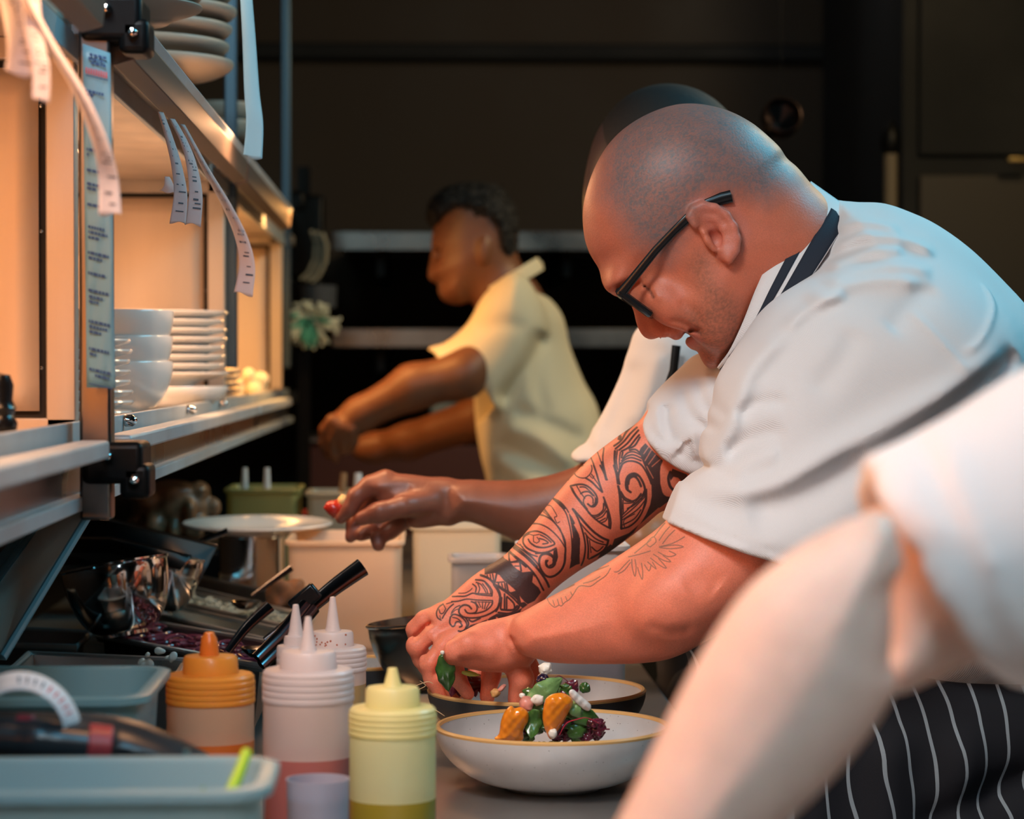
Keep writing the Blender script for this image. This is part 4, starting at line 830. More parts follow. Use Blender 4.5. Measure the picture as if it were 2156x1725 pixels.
B.chain([L3(840, 1060, 3.07), L3(800, 1102, 3.075), L3(772, 1120, 3.065), L3(760, 1128, 3.06)], [.012, .0105, .0095, .008], k=.004)                # ring
B.chain([L3(870, 1080, 3.06), L3(822, 1118, 3.06), L3(796, 1134, 3.05), L3(797, 1148, 3.045)], [.013, .0108, .0095, .0085], k=.004)                # little
B.fold([(778, 1050), (830, 1030), (870, 1030)], 3.05, -.0025, .006, zc=3.05); B.fold([(830, 1092), (880, 1088), (920, 1080)], 3.05, -.003, .005, zc=3.05)
# left forearm resting low
B.chain([L3(1500, 1000, 2.98), L3(1420, 1090, 2.93), L3(1350, 1140, 2.90), L3(1292, 1185, 2.90)], [.045, .034, .028, .022], k=.01)
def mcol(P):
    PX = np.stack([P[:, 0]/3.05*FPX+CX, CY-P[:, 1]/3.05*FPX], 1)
    c = np.tile([[.225, .082, .050]], (len(P), 1)); c[PX[:, 1] < 640] = (.05, .032, .030)  # head painted near-black, standing in for the shade it is in
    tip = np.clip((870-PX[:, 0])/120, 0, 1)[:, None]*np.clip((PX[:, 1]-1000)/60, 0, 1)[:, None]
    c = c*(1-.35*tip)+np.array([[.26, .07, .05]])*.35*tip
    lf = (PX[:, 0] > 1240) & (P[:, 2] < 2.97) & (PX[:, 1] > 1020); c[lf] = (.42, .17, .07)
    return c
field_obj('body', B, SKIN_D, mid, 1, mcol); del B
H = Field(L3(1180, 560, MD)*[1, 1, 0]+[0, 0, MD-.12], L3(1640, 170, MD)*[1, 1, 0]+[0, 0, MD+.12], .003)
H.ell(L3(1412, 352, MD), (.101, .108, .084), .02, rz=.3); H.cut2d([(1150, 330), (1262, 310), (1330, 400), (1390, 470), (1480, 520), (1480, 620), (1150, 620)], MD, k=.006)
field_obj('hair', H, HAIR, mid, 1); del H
S = Field(L3(1170, 3000, 3.1)*[1, 1, 0]+[0, 0, 2.86], L3(1800, 620, 3.1)*[1, 1, 0]+[0, 0, 3.46], .005)
S.pillow([(1440, 660), (1540, 650), (1640, 720), (1700, 900), (1700, 1150), (1660, 1260), (1520, 1290), (1420, 1260), (1360, 1180), (1340, 1100), (1335, 1000), (1340, 800)], 3.16, .19, .14)
S.pillow([(1345, 688), (1322, 740), (1296, 810), (1262, 880), (1228, 930), (1190, 980), (1250, 1040), (1340, 1010), (1420, 960), (1500, 850), (1500, 700), (1420, 660)], 3.02, .075, .07, k=.03)
S.cut2d([(1204, 966), (1216, 976), (1240, 972), (1320, 1010), (1400, 1080), (1300, 1120), (1140, 1060), (1150, 940)], 3.02, k=.004, zr=(2.8, 3.14))
S.fold([(1340, 760), (1310, 850), (1270, 930)], 3.0, -.006, .010, zc=3.1); S.fold([(1385, 740), (1360, 830), (1330, 900)], 3.0, .006, .012, zc=3.1); S.fold([(1240, 905), (1235, 930), (1250, 955)], 3.0, -.004, .006, zc=3.1)
field_obj('coat', S, WCOAT, mid, 1); del S
MB().tube([at(1424, 728, 2.930), at(1418, 780, 2.925), at(1410, 812, 2.925), at(1392, 850, 2.925), at(1370, 900, 2.93)], [.0055, .005, .0065, .010, .009], 10, flat=.35, ref=FWD).build('black_strap', BLACK, mid, world=True)
def legs(px, D, root, vox=.01, top=1500, x0=0):
    T = Field(L3(px-400, 740, D)*[1, 0, 0]+[0, -1.45, D-.35], L3(px+400, 740, D)*[1, 0, 0]+[0, -.25, D+.35], vox)
    for s in (-1, 1): T.chain([np.array(L3(px, top, D))+[0, 0, s*.09], np.array([L3(px, 0, D)[0], -.85, D+s*.11]), np.array([L3(px, 0, D)[0]+.02, -1.27, D+s*.12])], [.11, .085, .07], k=.03)
    P, Q = T.surface(1); me = np_mesh('trousers', to_world(P), Q); o = link_mesh('trousers', me, DARK_CLOTH, root, world=True, angle=None)
    for s in (-1, 1):
        p = at(px, 740, D+s*.12); sh = MB(); sh.lathe([(0, 0), (.05, 0), (.052, .03), (.05, .08), (.045, .10), (0, .10)], 20, Matrix.Translation((p.x-.04, p.y, 0)) @ Matrix.Diagonal((2.6, 1, 1, 1))); sh.build('shoe', BLACK_PLASTIC, root, world=True)
A = Field(L3(1250, 2300, 3.16)*[1, 1, 0]+[0, 0, 2.92], L3(1800, 1100, 3.16)*[1, 1, 0]+[0, 0, 3.42], .008)
A.pillow([(1385, 1160), (1660, 1160), (1700, 1500), (1700, 2150), (1400, 2150), (1390, 1500)], 3.16, .17, .12); field_obj('apron', A, DARK_CLOTH, mid, 1); del A
legs(1560, 3.16, mid, top=1500)

# ================================================================== far cook in cream
ff = at(1150, 740, 4.95); ff.z = 0
far = thing('person', 'person with short black hair in cream short-sleeved shirt, working at the far end', 'person', ff)
FD = 4.92
B = Field(L3(670, 1250, FD)*[1, 1, 0]+[0, 0, FD-.30], L3(1300, 370, FD)*[1, 1, 0]+[0, 0, FD+.28], .0042)
B.pillow([(915, 470), (908, 510), (911, 545), (903, 578), (910, 590), (922, 598), (922, 612), (930, 630), (948, 640), (975, 640), (1015, 610), (1060, 590), (1085, 540), (1088, 460), (1060, 405), (985, 388), (930, 415)], FD, .075, .075)
B.pillow([(912, 530), (903, 576), (912, 592), (935, 590), (940, 540)], FD, .016, .016, k=.01)
B.ell(L3(1018, 528, FD-.074), (.014, .028, .010), .006)
for s in (-1, 1): B.ell(L3(925, 535, FD+s*.03), (.016, .014, .016), .008, op='sub')
B.cone(L3(1015, 545, FD), L3(1075, 640, FD), .058, .068, .02).cone(L3(1100, 700, FD), L3(1140, 1000, FD), .07, .08, .03)
B.chain([L3(1080, 690, 4.78), L3(975, 790, 4.72), L3(870, 815, 4.72), L3(760, 872, 4.74), L3(725, 895, 4.75)], [.045, .044, .043, .032, .030], k=.02)
B.pillow([(770, 860), (730, 870), (695, 876), (684, 890), (686, 915), (700, 930), (730, 932), (762, 905)], 4.74, .028, .03, k=.01)
for pts in (((700, 885), (684, 905), (682, 935), (690, 960)), ((712, 895), (700, 925), (700, 952), (708, 968)), ((728, 900), (722, 930), (722, 950)), ((742, 905), (742, 930), (738, 945)), ((745, 880), (715, 905), (700, 915))):
    B.chain([L3(x, y, 4.72+.012*i) for i, (x, y) in enumerate(pts)], [.013, .011, .010, .008][:len(pts)], k=.006)
B.chain([L3(1120, 720, 5.05), L3(1010, 880, 5.02), L3(860, 930, 4.98), L3(800, 940, 4.95)], [.05, .045, .036, .03], k=.02)
B.ell(L3(780, 945, 4.95), (.04, .03, .03), .02)
field_obj('body', B, SKIN, far, 1, lambda P: np.tile([[.17, .065, .03]], (len(P), 1))); del B
H = Field(L3(880, 560, FD)*[1, 1, 0]+[0, 0, FD-.12], L3(1120, 360, FD)*[1, 1, 0]+[0, 0, FD+.12], .004)
H.pillow([(903, 470), (902, 435), (925, 405), (960, 390), (1010, 385), (1055, 398), (1084, 440), (1090, 490), (1085, 540), (1060, 560), (1040, 530), (1028, 500), (1005, 495), (990, 510), (975, 475), (945, 470), (925, 480)], FD, .088, .07)
P, Q = H.surface(1); nn = rng.normal(0, .0022, P.shape); me = np_mesh('hair', to_world(P+nn), Q); link_mesh('hair', me, HAIR, far, world=True, angle=None); del H
S = Field(L3(890, 1900, FD)*[1, 1, 0]+[0, 0, FD-.32], L3(1310, 540, FD)*[1, 1, 0]+[0, 0, FD+.3], .0045)
S.pillow([(1082, 574), (1110, 572), (1118, 598), (1160, 632), (1186, 670), (1200, 730), (1228, 800), (1262, 872), (1275, 1000), (1280, 1300), (1260, 1600), (1080, 1600), (1045, 1300), (1030, 1050), (1012, 960), (1000, 880), (1000, 760), (1030, 640)], FD, .165, .13)
S.pillow([(1078, 574), (1020, 620), (985, 680), (940, 720), (895, 740), (900, 800), (980, 830), (1040, 870), (1080, 830), (1130, 760), (1150, 680), (1120, 600)], 4.78, .085, .075, k=.03)
S.cut2d([(916, 744), (925, 760), (985, 778), (1022, 822), (1042, 858), (1000, 900), (860, 840), (860, 720)], 4.78, k=.004, zr=(4.5, 4.90))
for pts, a in ((((1140, 700), (1100, 780), (1045, 852)), -.012), (((1150, 700), (1130, 800), (1150, 880)), -.006), (((1060, 900), (1130, 920), (1210, 980)), .010), (((1040, 930), (1110, 960), (1190, 1010)), -.009), (((1040, 960), (1100, 1000), (1180, 1060)), .009), (((1080, 860), (1150, 890), (1230, 930)), -.008), (((1000, 700), (1060, 690), (1110, 700)), -.004)):
    S.fold(pts, FD, a, .016, zc=FD)
S.chain([L3(1030, 560, FD), L3(1078, 620, FD)], [.075, .07], k=.004, op='sub')
field_obj('shirt', S, CREAM, far, 1); del S
MB().lathe([(.072, -.012), (.076, .0), (.074, .016), (.068, .014), (.069, -.008)], 32, Matrix.Translation(at(1075, 596, FD)) @ Matrix.Rotation(-.55, 4, 'Y')).build('collar', CREAM, far, world=True)
legs(1150, 4.95, far, top=1180)
A = Field(L3(1000, 1900, FD)*[1, 1, 0]+[0, 0, FD-.2], L3(1320, 1180, FD)*[1, 1, 0]+[0, 0, FD+.2], .01)
A.pillow([(1040, 1250), (1260, 1250), (1270, 1800), (1040, 1800)], FD, .16, .12); field_obj('apron', A, DARK_CLOTH, far, 1); del A

# ================================================================== near arm of a third person at the right edge
gf = Vector((.50, 1.14, 0))
fg = thing('person', 'blurred person standing closest at the right edge, bare arm and white sleeve', 'person', gf)
GD = 1.12
B = Field(L3(1000, 2350, GD)*[1, 1, 0]+[0, 0, .93], L3(3500, 500, GD)*[1, 1, 0]+[0, 0, 1.36], .0030)
B.pillow([(1200, 1900), (1240, 1820), (1300, 1728), (1368, 1590), (1420, 1482), (1484, 1365), (1566, 1246), (1680, 1152), (1800, 1090), (1870, 1090), (1900, 1180), (1905, 1300), (1895, 1400), (1872, 1478), (1790, 1596), (1700, 1690), (1600, 1780), (1480, 1900), (1360, 2010)], 1.09, .042, .046)
B.pillow([(1800, 1100), (1950, 1040), (2150, 1000), (2300, 1000), (2250, 1300), (2100, 1370), (1980, 1425), (1890, 1462), (1840, 1440), (1820, 1300)], 1.175, .044, .046, k=.008)
B.chain([L3(2200, 1150, 1.19), L3(2850, 900, 1.20)], [.05, .06], k=.02)
B.cone(L3(3050, 980, 1.17), L3(3080, 1900, 1.17), .07, .08, .03).cone(L3(3000, 900, 1.16), L3(2940, 660, 1.16), .07, .055, .03)
B.fold([(1850, 1200), (1880, 1300), (1880, 1420)], 1.1, -.006, .010, zc=1.2)
B.pillow([(1370, 1800), (1250, 1800), (1130, 1900), (1080, 2010), (1130, 2070), (1230, 2080), (1360, 2000)], 1.08, .018, .02, k=.01)
for i in range(4):
    B.chain([L3(1120+i*34, 2010+i*12, 1.075+.004*i), L3(1060+i*34, 2110+i*12, 1.08), L3(1050+i*34, 2180+i*10, 1.09)], [.0105, .0095, .008], k=.004)
B.chain([L3(1150, 1930, 1.08), L3(1060, 1960, 1.065), L3(1010, 2020, 1.065)], [.012, .011, .009], k=.005)
field_obj('body', B, SKIN, fg, 1, lambda P: np.tile([[.84, .62, .52]], (len(P), 1))); del B
S = Field(L3(1780, 2600, GD)*[1, 1, 0]+[0, 0, .93], L3(3760, 620, GD)*[1, 1, 0]+[0, 0, 1.42], .0045)
S.pillow([(1760, 1060), (1800, 980), (1900, 925), (2000, 872), (2080, 820), (2170, 768), (2300, 700), (2700, 600), (2900, 900), (2800, 1400), (2400, 1470), (2200, 1455), (2080, 1440), (1960, 1440), (1800, 1300)], 1.17, .068, .07)
S.cut2d([(1828, 1000), (1824, 1040), (1836, 1090), (1880, 1180), (1935, 1265), (2000, 1345), (2046, 1392), (2110, 1424), (2100, 1560), (1700, 1500), (1680, 1000), (1800, 960)], 1.17, k=.003)
S.pillow([(2760, 780), (2900, 640), (3150, 640), (3400, 900), (3450, 1600), (3420, 2350), (2700, 2350), (2680, 1500), (2680, 1000)], 1.17, .17, .12, k=.03)
S.chain([L3(1900, 1240, 1.165), L3(2100, 1160, 1.18)], [.050, .050], k=.003, op='sub')
S.fold([(1985, 900), (2000, 1020), (2040, 1150), (2100, 1300), (2160, 1410)], 1.1, -.0035, .005, zc=1.17)
S.fold([(2010, 900), (2025, 1020), (2065, 1150), (2125, 1300), (2185, 1410)], 1.1, .003, .006, zc=1.17)
field_obj('shirt', S, mat('near_white_cloth', (.86, .83, .82), rough=.9, bump=.2, bscale=250), fg, 1); del S
hx, hy, hz = L3(2960, 380, 1.16)
Hh = Field(np.array((hx, hy, hz))-.20, np.array((hx, hy, hz))+.20, .004)
Hh.ell((hx+.012, hy+.012, hz), (.098, .088, .076), .02, rz=.2).ell((hx-.030, hy-.045, hz), (.062, .075, .060), .03, rz=-.2).ell((hx-.038, hy-.095, hz), (.030, .020, .026), .02)
Hh.cone((hx-.092, hy-.005, hz), (hx-.116, hy-.040, hz), .008, .012, .010).cone((hx+.03, hy-.05, hz), (hx+.055, hy-.17, hz), .052, .058, .02)
for s_ in (-1, 1):
    Hh.ell((hx-.080, hy+.006, hz+s_*.034), (.016, .014, .018), .008, op='sub'); Hh.ell((hx-.072, hy+.004, hz+s_*.034), (.012, .012, .012), .002)
    Hh.ell((hx+.004, hy-.012, hz+s_*.078), (.016, .028, .010), .006); Hh.ell((hx-.090, hy-.062, hz+s_*.010), (.012, .005, .014), .004)
field_obj('head', Hh, mat('plain_skin', (.62, .36, .26), rough=.5), fg, 1); del Hh
Hr = Field(np.array((hx, hy, hz))-.18, np.array((hx, hy, hz))+.18, .004)
Hr.ell((hx+.020, hy+.022, hz), (.100, .090, .081), .01, rz=.2); Hr.cone((hx-.16, hy-.02, hz), (hx-.085, hy-.03, hz), .09, .075, .01, op='sub'); Hr.cone((hx-.02, hy-.17, hz), (hx-.01, hy-.10, hz), .11, .09, .01, op='sub')
field_obj('hair', Hr, HAIR, fg, 1); del Hr
T = Field(np.array(L3(3050, 740, 1.16))*[1, 0, 1]+[-.25, -1.4, -.25], np.array(L3(3050, 740, 1.16))*[1, 0, 1]+[.25, -.30, .25], .01)
cx = L3(3050, 740, 1.16)[0]
for s in (-1, 1): T.chain([(cx, -.42, 1.16+s*.07), (cx, -.85, 1.16+s*.09), (cx+.01, -1.21, 1.16+s*.10)], [.105, .08, .07], k=.02)
P, Q = T.surface(1); me = np_mesh('trousers', to_world(P), Q); link_mesh('trousers', me, DARK_CLOTH, fg, world=True, angle=None)
for s in (-1, 1):
    p = at(3050, 740, 1.16+s*.10); sh = MB(); sh.lathe([(0, 0), (.05, 0), (.052, .03), (.05, .08), (.045, .10), (0, .10)], 20, Matrix.Translation((p.x-.04, p.y, 0)) @ Matrix.Diagonal((2.4, 1, 1, 1))); sh.build('shoe', BLACK_PLASTIC, fg, world=True)
# ================================================================== crockery on the pass
CERAM = mat('white_ceramic', (.84, .84, .82), rough=.18, coat=.3)
GREYC = mat('grey_ceramic', (.22, .25, .28), rough=.3)
TAUPE = mat('taupe_stoneware', (.36, .32, .27), rough=.45)
def plate_mb(r, h, t=.004):
    return MB().lathe([(0, 0), (r*.55, 0), (r*.60, .003), (r*.66, .006), (r*.97, h-.001), (r, h+.002), (r*.985, h+t), (r*.94, h+t-.001), (r*.64, .006+t), (r*.56, t+.001), (0, t)], 48)
def bowl_mb(r, h, foot=.45, t=.004):
    pr = [(0, 0), (r*foot, 0), (r*foot, .004)]
    for i in range(1, 9):
        a = i/8; pr.append((r*(foot+(1-foot)*math.sin(a*PI/2)**.9), .004+(h-.004)*(1-math.cos(a*PI/2))**.9*1.0))
    pr += [(r-.001, h+.002), (r-t, h)]
    for i in range(7, -1, -1):
        a = i/8; pr.append(((r-t)*(foot+(1-foot)*math.sin(a*PI/2)**.9), .004+t+(h-.004-t)*(1-math.cos(a*PI/2))**.9))
    pr.append((0, .004+t)); return MB().lathe(pr, 48)
ORD = ['lowest', 'second', 'third', 'fourth', 'fifth', 'sixth', 'seventh', 'eighth', 'ninth']
def stack(name, mk, n, pos, step, labf, cat, group, m, jit=.003, tilt=0):
    p0 = None
    for i in range(n):
        loc = (pos[0]+random.uniform(-jit, jit), pos[1]+random.uniform(-jit, jit), pos[2]+step*i)
        lab = labf(i, 'topmost' if i == n-1 else ORD[i])
        if p0 is None:
            p0 = mk.build(name, m, angle=50); p0.location = loc; base_props(p0, lab, cat, group)
        else:
            c = p0.copy(); c.location = loc; c['label'] = lab; COL.objects.link(c)
            if tilt: c.rotation_euler = (random.uniform(-tilt, tilt), random.uniform(-tilt, tilt), i)
ZS = 1.236
stack('side_plate', plate_mb(.078, .012), 8, (-.402, 2.74, ZS), .0115, lambda i, w: 'small white side plate, %s%s of the stack behind the near steel post' % (w, '' if w in ('lowest', 'topmost') else ' from the bottom'), 'plate', 'small white side plates on the pass', CERAM)
stack('deep_bowl', bowl_mb(.083, .070, .40), 3, (-.386, 2.97, ZS), .031, lambda i, w: 'deep white round bowl, %s of three nested on the pass' % ('middle' if i == 1 else w), 'bowl', 'deep white bowls on the pass', CERAM, jit=.002)
stack('dinner_plate', plate_mb(.124, .016), 8, (-.402, 3.50, ZS+.038), .0125, lambda i, w: 'large white dinner plate, %s%s of the tall stack on the lit pass' % (w, '' if w in ('lowest', 'topmost') else ' from the bottom'), 'plate', 'large white plates on the pass', CERAM, jit=.004)
b = bowl_mb(.125, .036, .42).build('shallow_bowl', CERAM); b.location = (-.402, 3.50, ZS); base_props(b, 'wide shallow white bowl under the tall stack of large plates', 'bowl')
stack('grey_plate', plate_mb(.085, .012), 5, (-.398, 4.25, ZS), .011, lambda i, w: 'small grey plate, %s%s of the stack in the far pass bay' % (w, '' if w in ('lowest', 'topmost') else ' from the bottom'), 'plate', 'small grey plates in the far bay', GREYC)
nk = Field(np.array([-.07, -.05, -.05]), np.array([.07, .06, .05]), .003)
for i in range(14): a = random.uniform(0, 6.28); nk.ell((.035*math.cos(a), random.uniform(-.02, .03), .025*math.sin(a)), (random.uniform(.010, .022), random.uniform(.008, .02), .012), .006, rz=a)
P, Q = nk.surface(1); o = link_mesh('crumpled_napkin', np_mesh('crumpled_napkin', P[:, [0, 2, 1]], Q[:, ::-1]), mat('napkin_paper', (.8, .72, .55), rough=.8), angle=None); o.location = (-.352, 4.80, ZS+.028); base_props(o, 'crumpled pale napkin lying lit orange in the far pass bay', 'napkin')
# upper stacks seen from below
ZU = 1.673
def up_stack(name, mk, n, pos, step, labf, cat, grp, m): stack(name, mk, n, pos, step, labf, cat, grp, m, jit=.005)
up_stack('coupe_bowl', bowl_mb(.128, .030, .38), 6, (-.375, 3.22, ZU), .0235, lambda i, w: 'wide taupe bowl, %s%s of the far stack on the pass roof' % (w, '' if w in ('lowest', 'topmost') else ' from below'), 'bowl', 'taupe shallow bowls on the far top stack', TAUPE)
up_stack('taupe_saucer', plate_mb(.085, .016), 2, (-.325, 2.64, ZU), .012, lambda i, w: 'taupe saucer beneath the big near bowl on top of the pass, %s of two' % ('upper' if i else 'lower'), 'plate', 'taupe saucers on top of the pass', TAUPE)
b = bowl_mb(.150, .045, .34).build('serving_bowl', TAUPE); b.location = (-.375, 2.62, ZU+.030); base_props(b, 'largest taupe bowl resting on saucers at the top of the pass', 'bowl')
for i, (y, z, r) in enumerate(((4.05, ZU, .06), (4.05, ZU+.03, .055))):
    b = bowl_mb(r, .035, .45).build('small_bowl', TAUPE); b.location = (-.33, y, z); base_props(b, 'small brown bowl on the top shelf beside the long hanging receipt, %s of two' % ('upper' if i else 'lower'), 'bowl', 'small brown bowls on the top shelf')

# ================================================================== papers
def ribbon(px, wpx, name, lab, m=PAPER, ink=INK_K, curl=.0, seed=1, mark=True, wend=None, cat='receipt', group=None, notch=0):
    """paper strip following a centre line (px, py, D) list"""
    root = thing(name, lab, cat, at(px[0][0], px[0][1], px[0][2]), group=group)
    C = spline([(x, y, d) for x, y, d in px], 8); n = len(C); rows = []; fr = random.Random(seed)
    cs = []
    for i, (x, y, d) in enumerate(C):
        t = i/(n-1); w = wpx[0]*(1-t)+wpx[1]*t if not callable(wpx) else wpx(t); row = []
        for j in range(9):
            f = j/8-.5; bow = curl*(1-4*f*f)*math.sin(PI*min(1, t+.2))
            row.append(at(x+f*w, y+(.10*w*math.sin(f*5+seed) if i == n-1 else 0)+f*w*.12, d+bow+f*.012))
        rows.append(row)
    MB().grid(rows).build('paper', m, root, world=True, thick=.0003, angle=None)
    if mark:
        mk = MB(); i = 3
        while i < n-3:
            w = fr.uniform(.25, .6); off = fr.uniform(-.25, .05)
            a, b = i, min(n-1, i+1)
            def pt(ii, f):
                r = rows[ii]; g = (f+.5)*8; k = int(min(7, max(0, math.floor(g)))); return r[k].lerp(r[k+1], g-k)-FWD*.0009
            ra, rb = pt(a, off), pt(a, min(.42, off+w)); rc, rd = pt(b, min(.42, off+w)), pt(b, off)
            k = fr.uniform(.3, .55); rc = rb.lerp(rc, k); rd = ra.lerp(rd, k)
            mk.add([ra, rb, rc, rd], [(0, 1, 2, 3)]); i += fr.choice((1, 1, 2, 2, 3))
        if mk.v: mk.build('print', ink, root, world=True, smooth=False)
    return root
ribbon([(18, -60, 1.62), (40, 30, 1.60), (56, 100, 1.59), (56, 155, 1.585)], (60, 92), 'order_receipt', 'wide white printed receipt hanging at the top left corner', seed=2, curl=-.008, ink=INK_K)
ribbon([(60, -60, 1.60), (70, 60, 1.585), (86, 140, 1.58), (86, 212, 1.575)], (40, 36), 'order_receipt', 'narrow receipt tail hanging lowest behind the wide one at top left', seed=12, curl=-.004)
ribbon([(40, -40, 1.57), (100, 80, 1.60), (165, 190, 1.64), (208, 290, 1.68), (228, 370, 1.70), (232, 452, 1.70)], lambda t: 14+34*t, 'order_receipt', 'long curved white receipt swinging in front of the blue notice', seed=3, curl=-.010)
ribbon([(338, 236, 2.42), (356, 290, 2.42), (372, 350, 2.42), (380, 410, 2.42), (374, 470, 2.42)], lambda t: 12+22*t, 'order_receipt', 'pink-lit printed receipt with a torn corner, left of the hanging pair', seed=4, curl=-.006, group=None)
o = ribbon([(352, 372, 2.425), (356, 392, 2.425), (352, 404, 2.425)], lambda t: 10+22*t, 'receipt_scrap', 'small torn paper corner curling off the left hanging pink receipt', seed=14, mark=False)
ribbon([(362, 250, 2.46), (388, 300, 2.46), (404, 350, 2.46), (412, 410, 2.46), (406, 474, 2.46)], lambda t: 12+22*t, 'order_receipt', 'pink-lit printed receipt, right of the hanging pair', seed=5, curl=-.006)
ribbon([(384, 262, 2.50), (430, 350, 2.60), (476, 430, 2.70), (508, 500, 2.76), (520, 560, 2.78), (512, 620, 2.78)], lambda t: 10+30*t, 'order_receipt', 'long thin pink receipt curving down right beside the far pass bay', seed=6, curl=-.008)
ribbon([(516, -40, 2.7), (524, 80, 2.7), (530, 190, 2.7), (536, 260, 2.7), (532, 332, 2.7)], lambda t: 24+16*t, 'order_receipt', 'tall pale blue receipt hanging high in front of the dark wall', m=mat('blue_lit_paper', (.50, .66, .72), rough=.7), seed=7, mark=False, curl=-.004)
# laminated notice on the near post
nt_ = thing('notice', 'blue laminated notice with lines of dark blue text taped to the post', 'notice', (-.277, 2.068, 1.4))
D = 2.03
rows = [[at(174+(i*8)/20+(58+i*.1)*j/6, 92+i*34.5+(j/6)*(20 if i < 4 else 8)*(1-i/24), D+.001*math.sin(j*1.3+i*.7)) for j in range(7)] for i in range(22)]
MB().grid(rows).build('sheet', PAPER_B, nt_, world=True, thick=.0006, angle=None)
tx = MB(); fr = random.Random(5)
def nline(t, f0, f1, h, mb):
    x = lambda f, tt: 174+8*tt*1.05+(58+2*tt)*f; y0 = 92+724*t
    mb.add([at(x(f0, t), y0+f0*14, D-.0025), at(x(f1, t), y0+f1*14, D-.0025), at(x(f1, t), y0+f1*14+h, D-.0025), at(x(f0, t), y0+f0*14+h, D-.0025)], [(0, 1, 2, 3)])
def words(t, a, b, h, mb):
    f = a
    while f < b-.04:
        w = fr.uniform(.05, .16); nline(t, f, min(b, f+w), h, mb); f += w+.03
for t, a, b in ((.022, .25, .85), (.034, .2, .8), (.045, .3, .85), (.130, .08, .8), (.140, .08, .35), (.185, .1, .45), (.20, .1, .3), (.30, .1, .4), (.315, .1, .2), (.36, .1, .6), (.40, .1, .65), (.413, .1, .45), (.46, .1, .6), (.525, .12, .7), (.54, .12, .8), (.555, .12, .5), (.60, .1, .85), (.615, .12, .6), (.66, .1, .7), (.71, .1, .85), (.728, .12, .6), (.742, .12, .45), (.80, .1, .85), (.815, .12, .8), (.83, .12, .6), (.88, .1, .8), (.895, .12, .35), (.94, .1, .85), (.955, .3, .8)): words(t, a, b, 6.0, tx)
nline(.985, .08, .92, 2.2, tx); nline(.088, .1, .9, 1.6, tx)
tx.build('printed_lines', INK_B, nt_, world=True, smooth=False)
hd = MB()
for i in range(9): nline(.066+.0006*(i % 2), .10+i*.09, .10+i*.09+.055, 13, hd)
hd.build('heading', INK_R, nt_, world=True, smooth=False)

# small dark thing at the left edge of the shelf
sp = thing('ribbed_tool', 'black ribbed tool handle standing on the pass shelf at left edge', 'tool', at(0, 893, 1.9))
g = MB().lathe([(0, 0), (.026, 0), (.022, .008), (.015, .014), (.016, .020), (.013, .026), (.015, .032), (.012, .038), (.013, .05), (.010, .058), (0, .060)], 24, Matrix.Translation((at(-6, 890, 1.9).x, at(-6, 890, 1.9).y, 1.2365))); g.build('ribbed_body', BLACK_PLASTIC, sp, world=True)

# ================================================================== plastics and bottles
def plast(name, col, alpha=.8, rough=.35):
    m = mat(name, col, rough=rough, sss=0, coat=.15); nt = m.node_tree; b = nt.nodes['Principled BSDF']; out = nt.nodes['Material Output']
    tr = nt.nodes.new('ShaderNodeBsdfTransparent'); tl = nt.nodes.new('ShaderNodeBsdfTranslucent'); tl.inputs[0].default_value = (*col, 1)
    tr.inputs[0].default_value = (*[min(1, c*.5+.5) for c in col], 1)
    a = nt.nodes.new('ShaderNodeMixShader'); a.inputs[0].default_value = .35; nt.links.new(b.outputs[0], a.inputs[1]); nt.links.new(tl.outputs[0], a.inputs[2])
    c = nt.nodes.new('ShaderNodeMixShader'); c.inputs[0].default_value = 1-alpha; nt.links.new(a.outputs[0], c.inputs[1]); nt.links.new(tr.outputs[0], c.inputs[2])
    nt.links.new(c.outputs[0], out.inputs[0]); return m
PL_Y = plast('yellowish_plastic', (.82, .80, .46), .72); PL_YC = plast('yellow_cap_plastic', (.92, .82, .38), .94)
PL_W = plast('clear_pink_plastic', (.84, .68, .60), .66); PL_WC = plast('cloudy_cap_plastic', (.88, .76, .72), .88)
PL_O = plast('clear_orange_plastic', (.82, .56, .36), .68); PL_OC = plast('orange_cap_plastic', (.98, .38, .05), .96)
PL_T = plast('teal_grey_plastic', (.26, .44, .46), .93); PL_B = plast('beige_tub_plastic', (.95, .74, .54), .97); PL_C = plast('cream_tub_plastic', (.92, .80, .62), .97)
PL_G = plast('grey_tub_plastic', (.56, .54, .56), .9); PL_BIN = plast('white_bin_plastic', (.38, .54, .56), .98)
def liq(name, col): return mat(name, col, rough=.25)
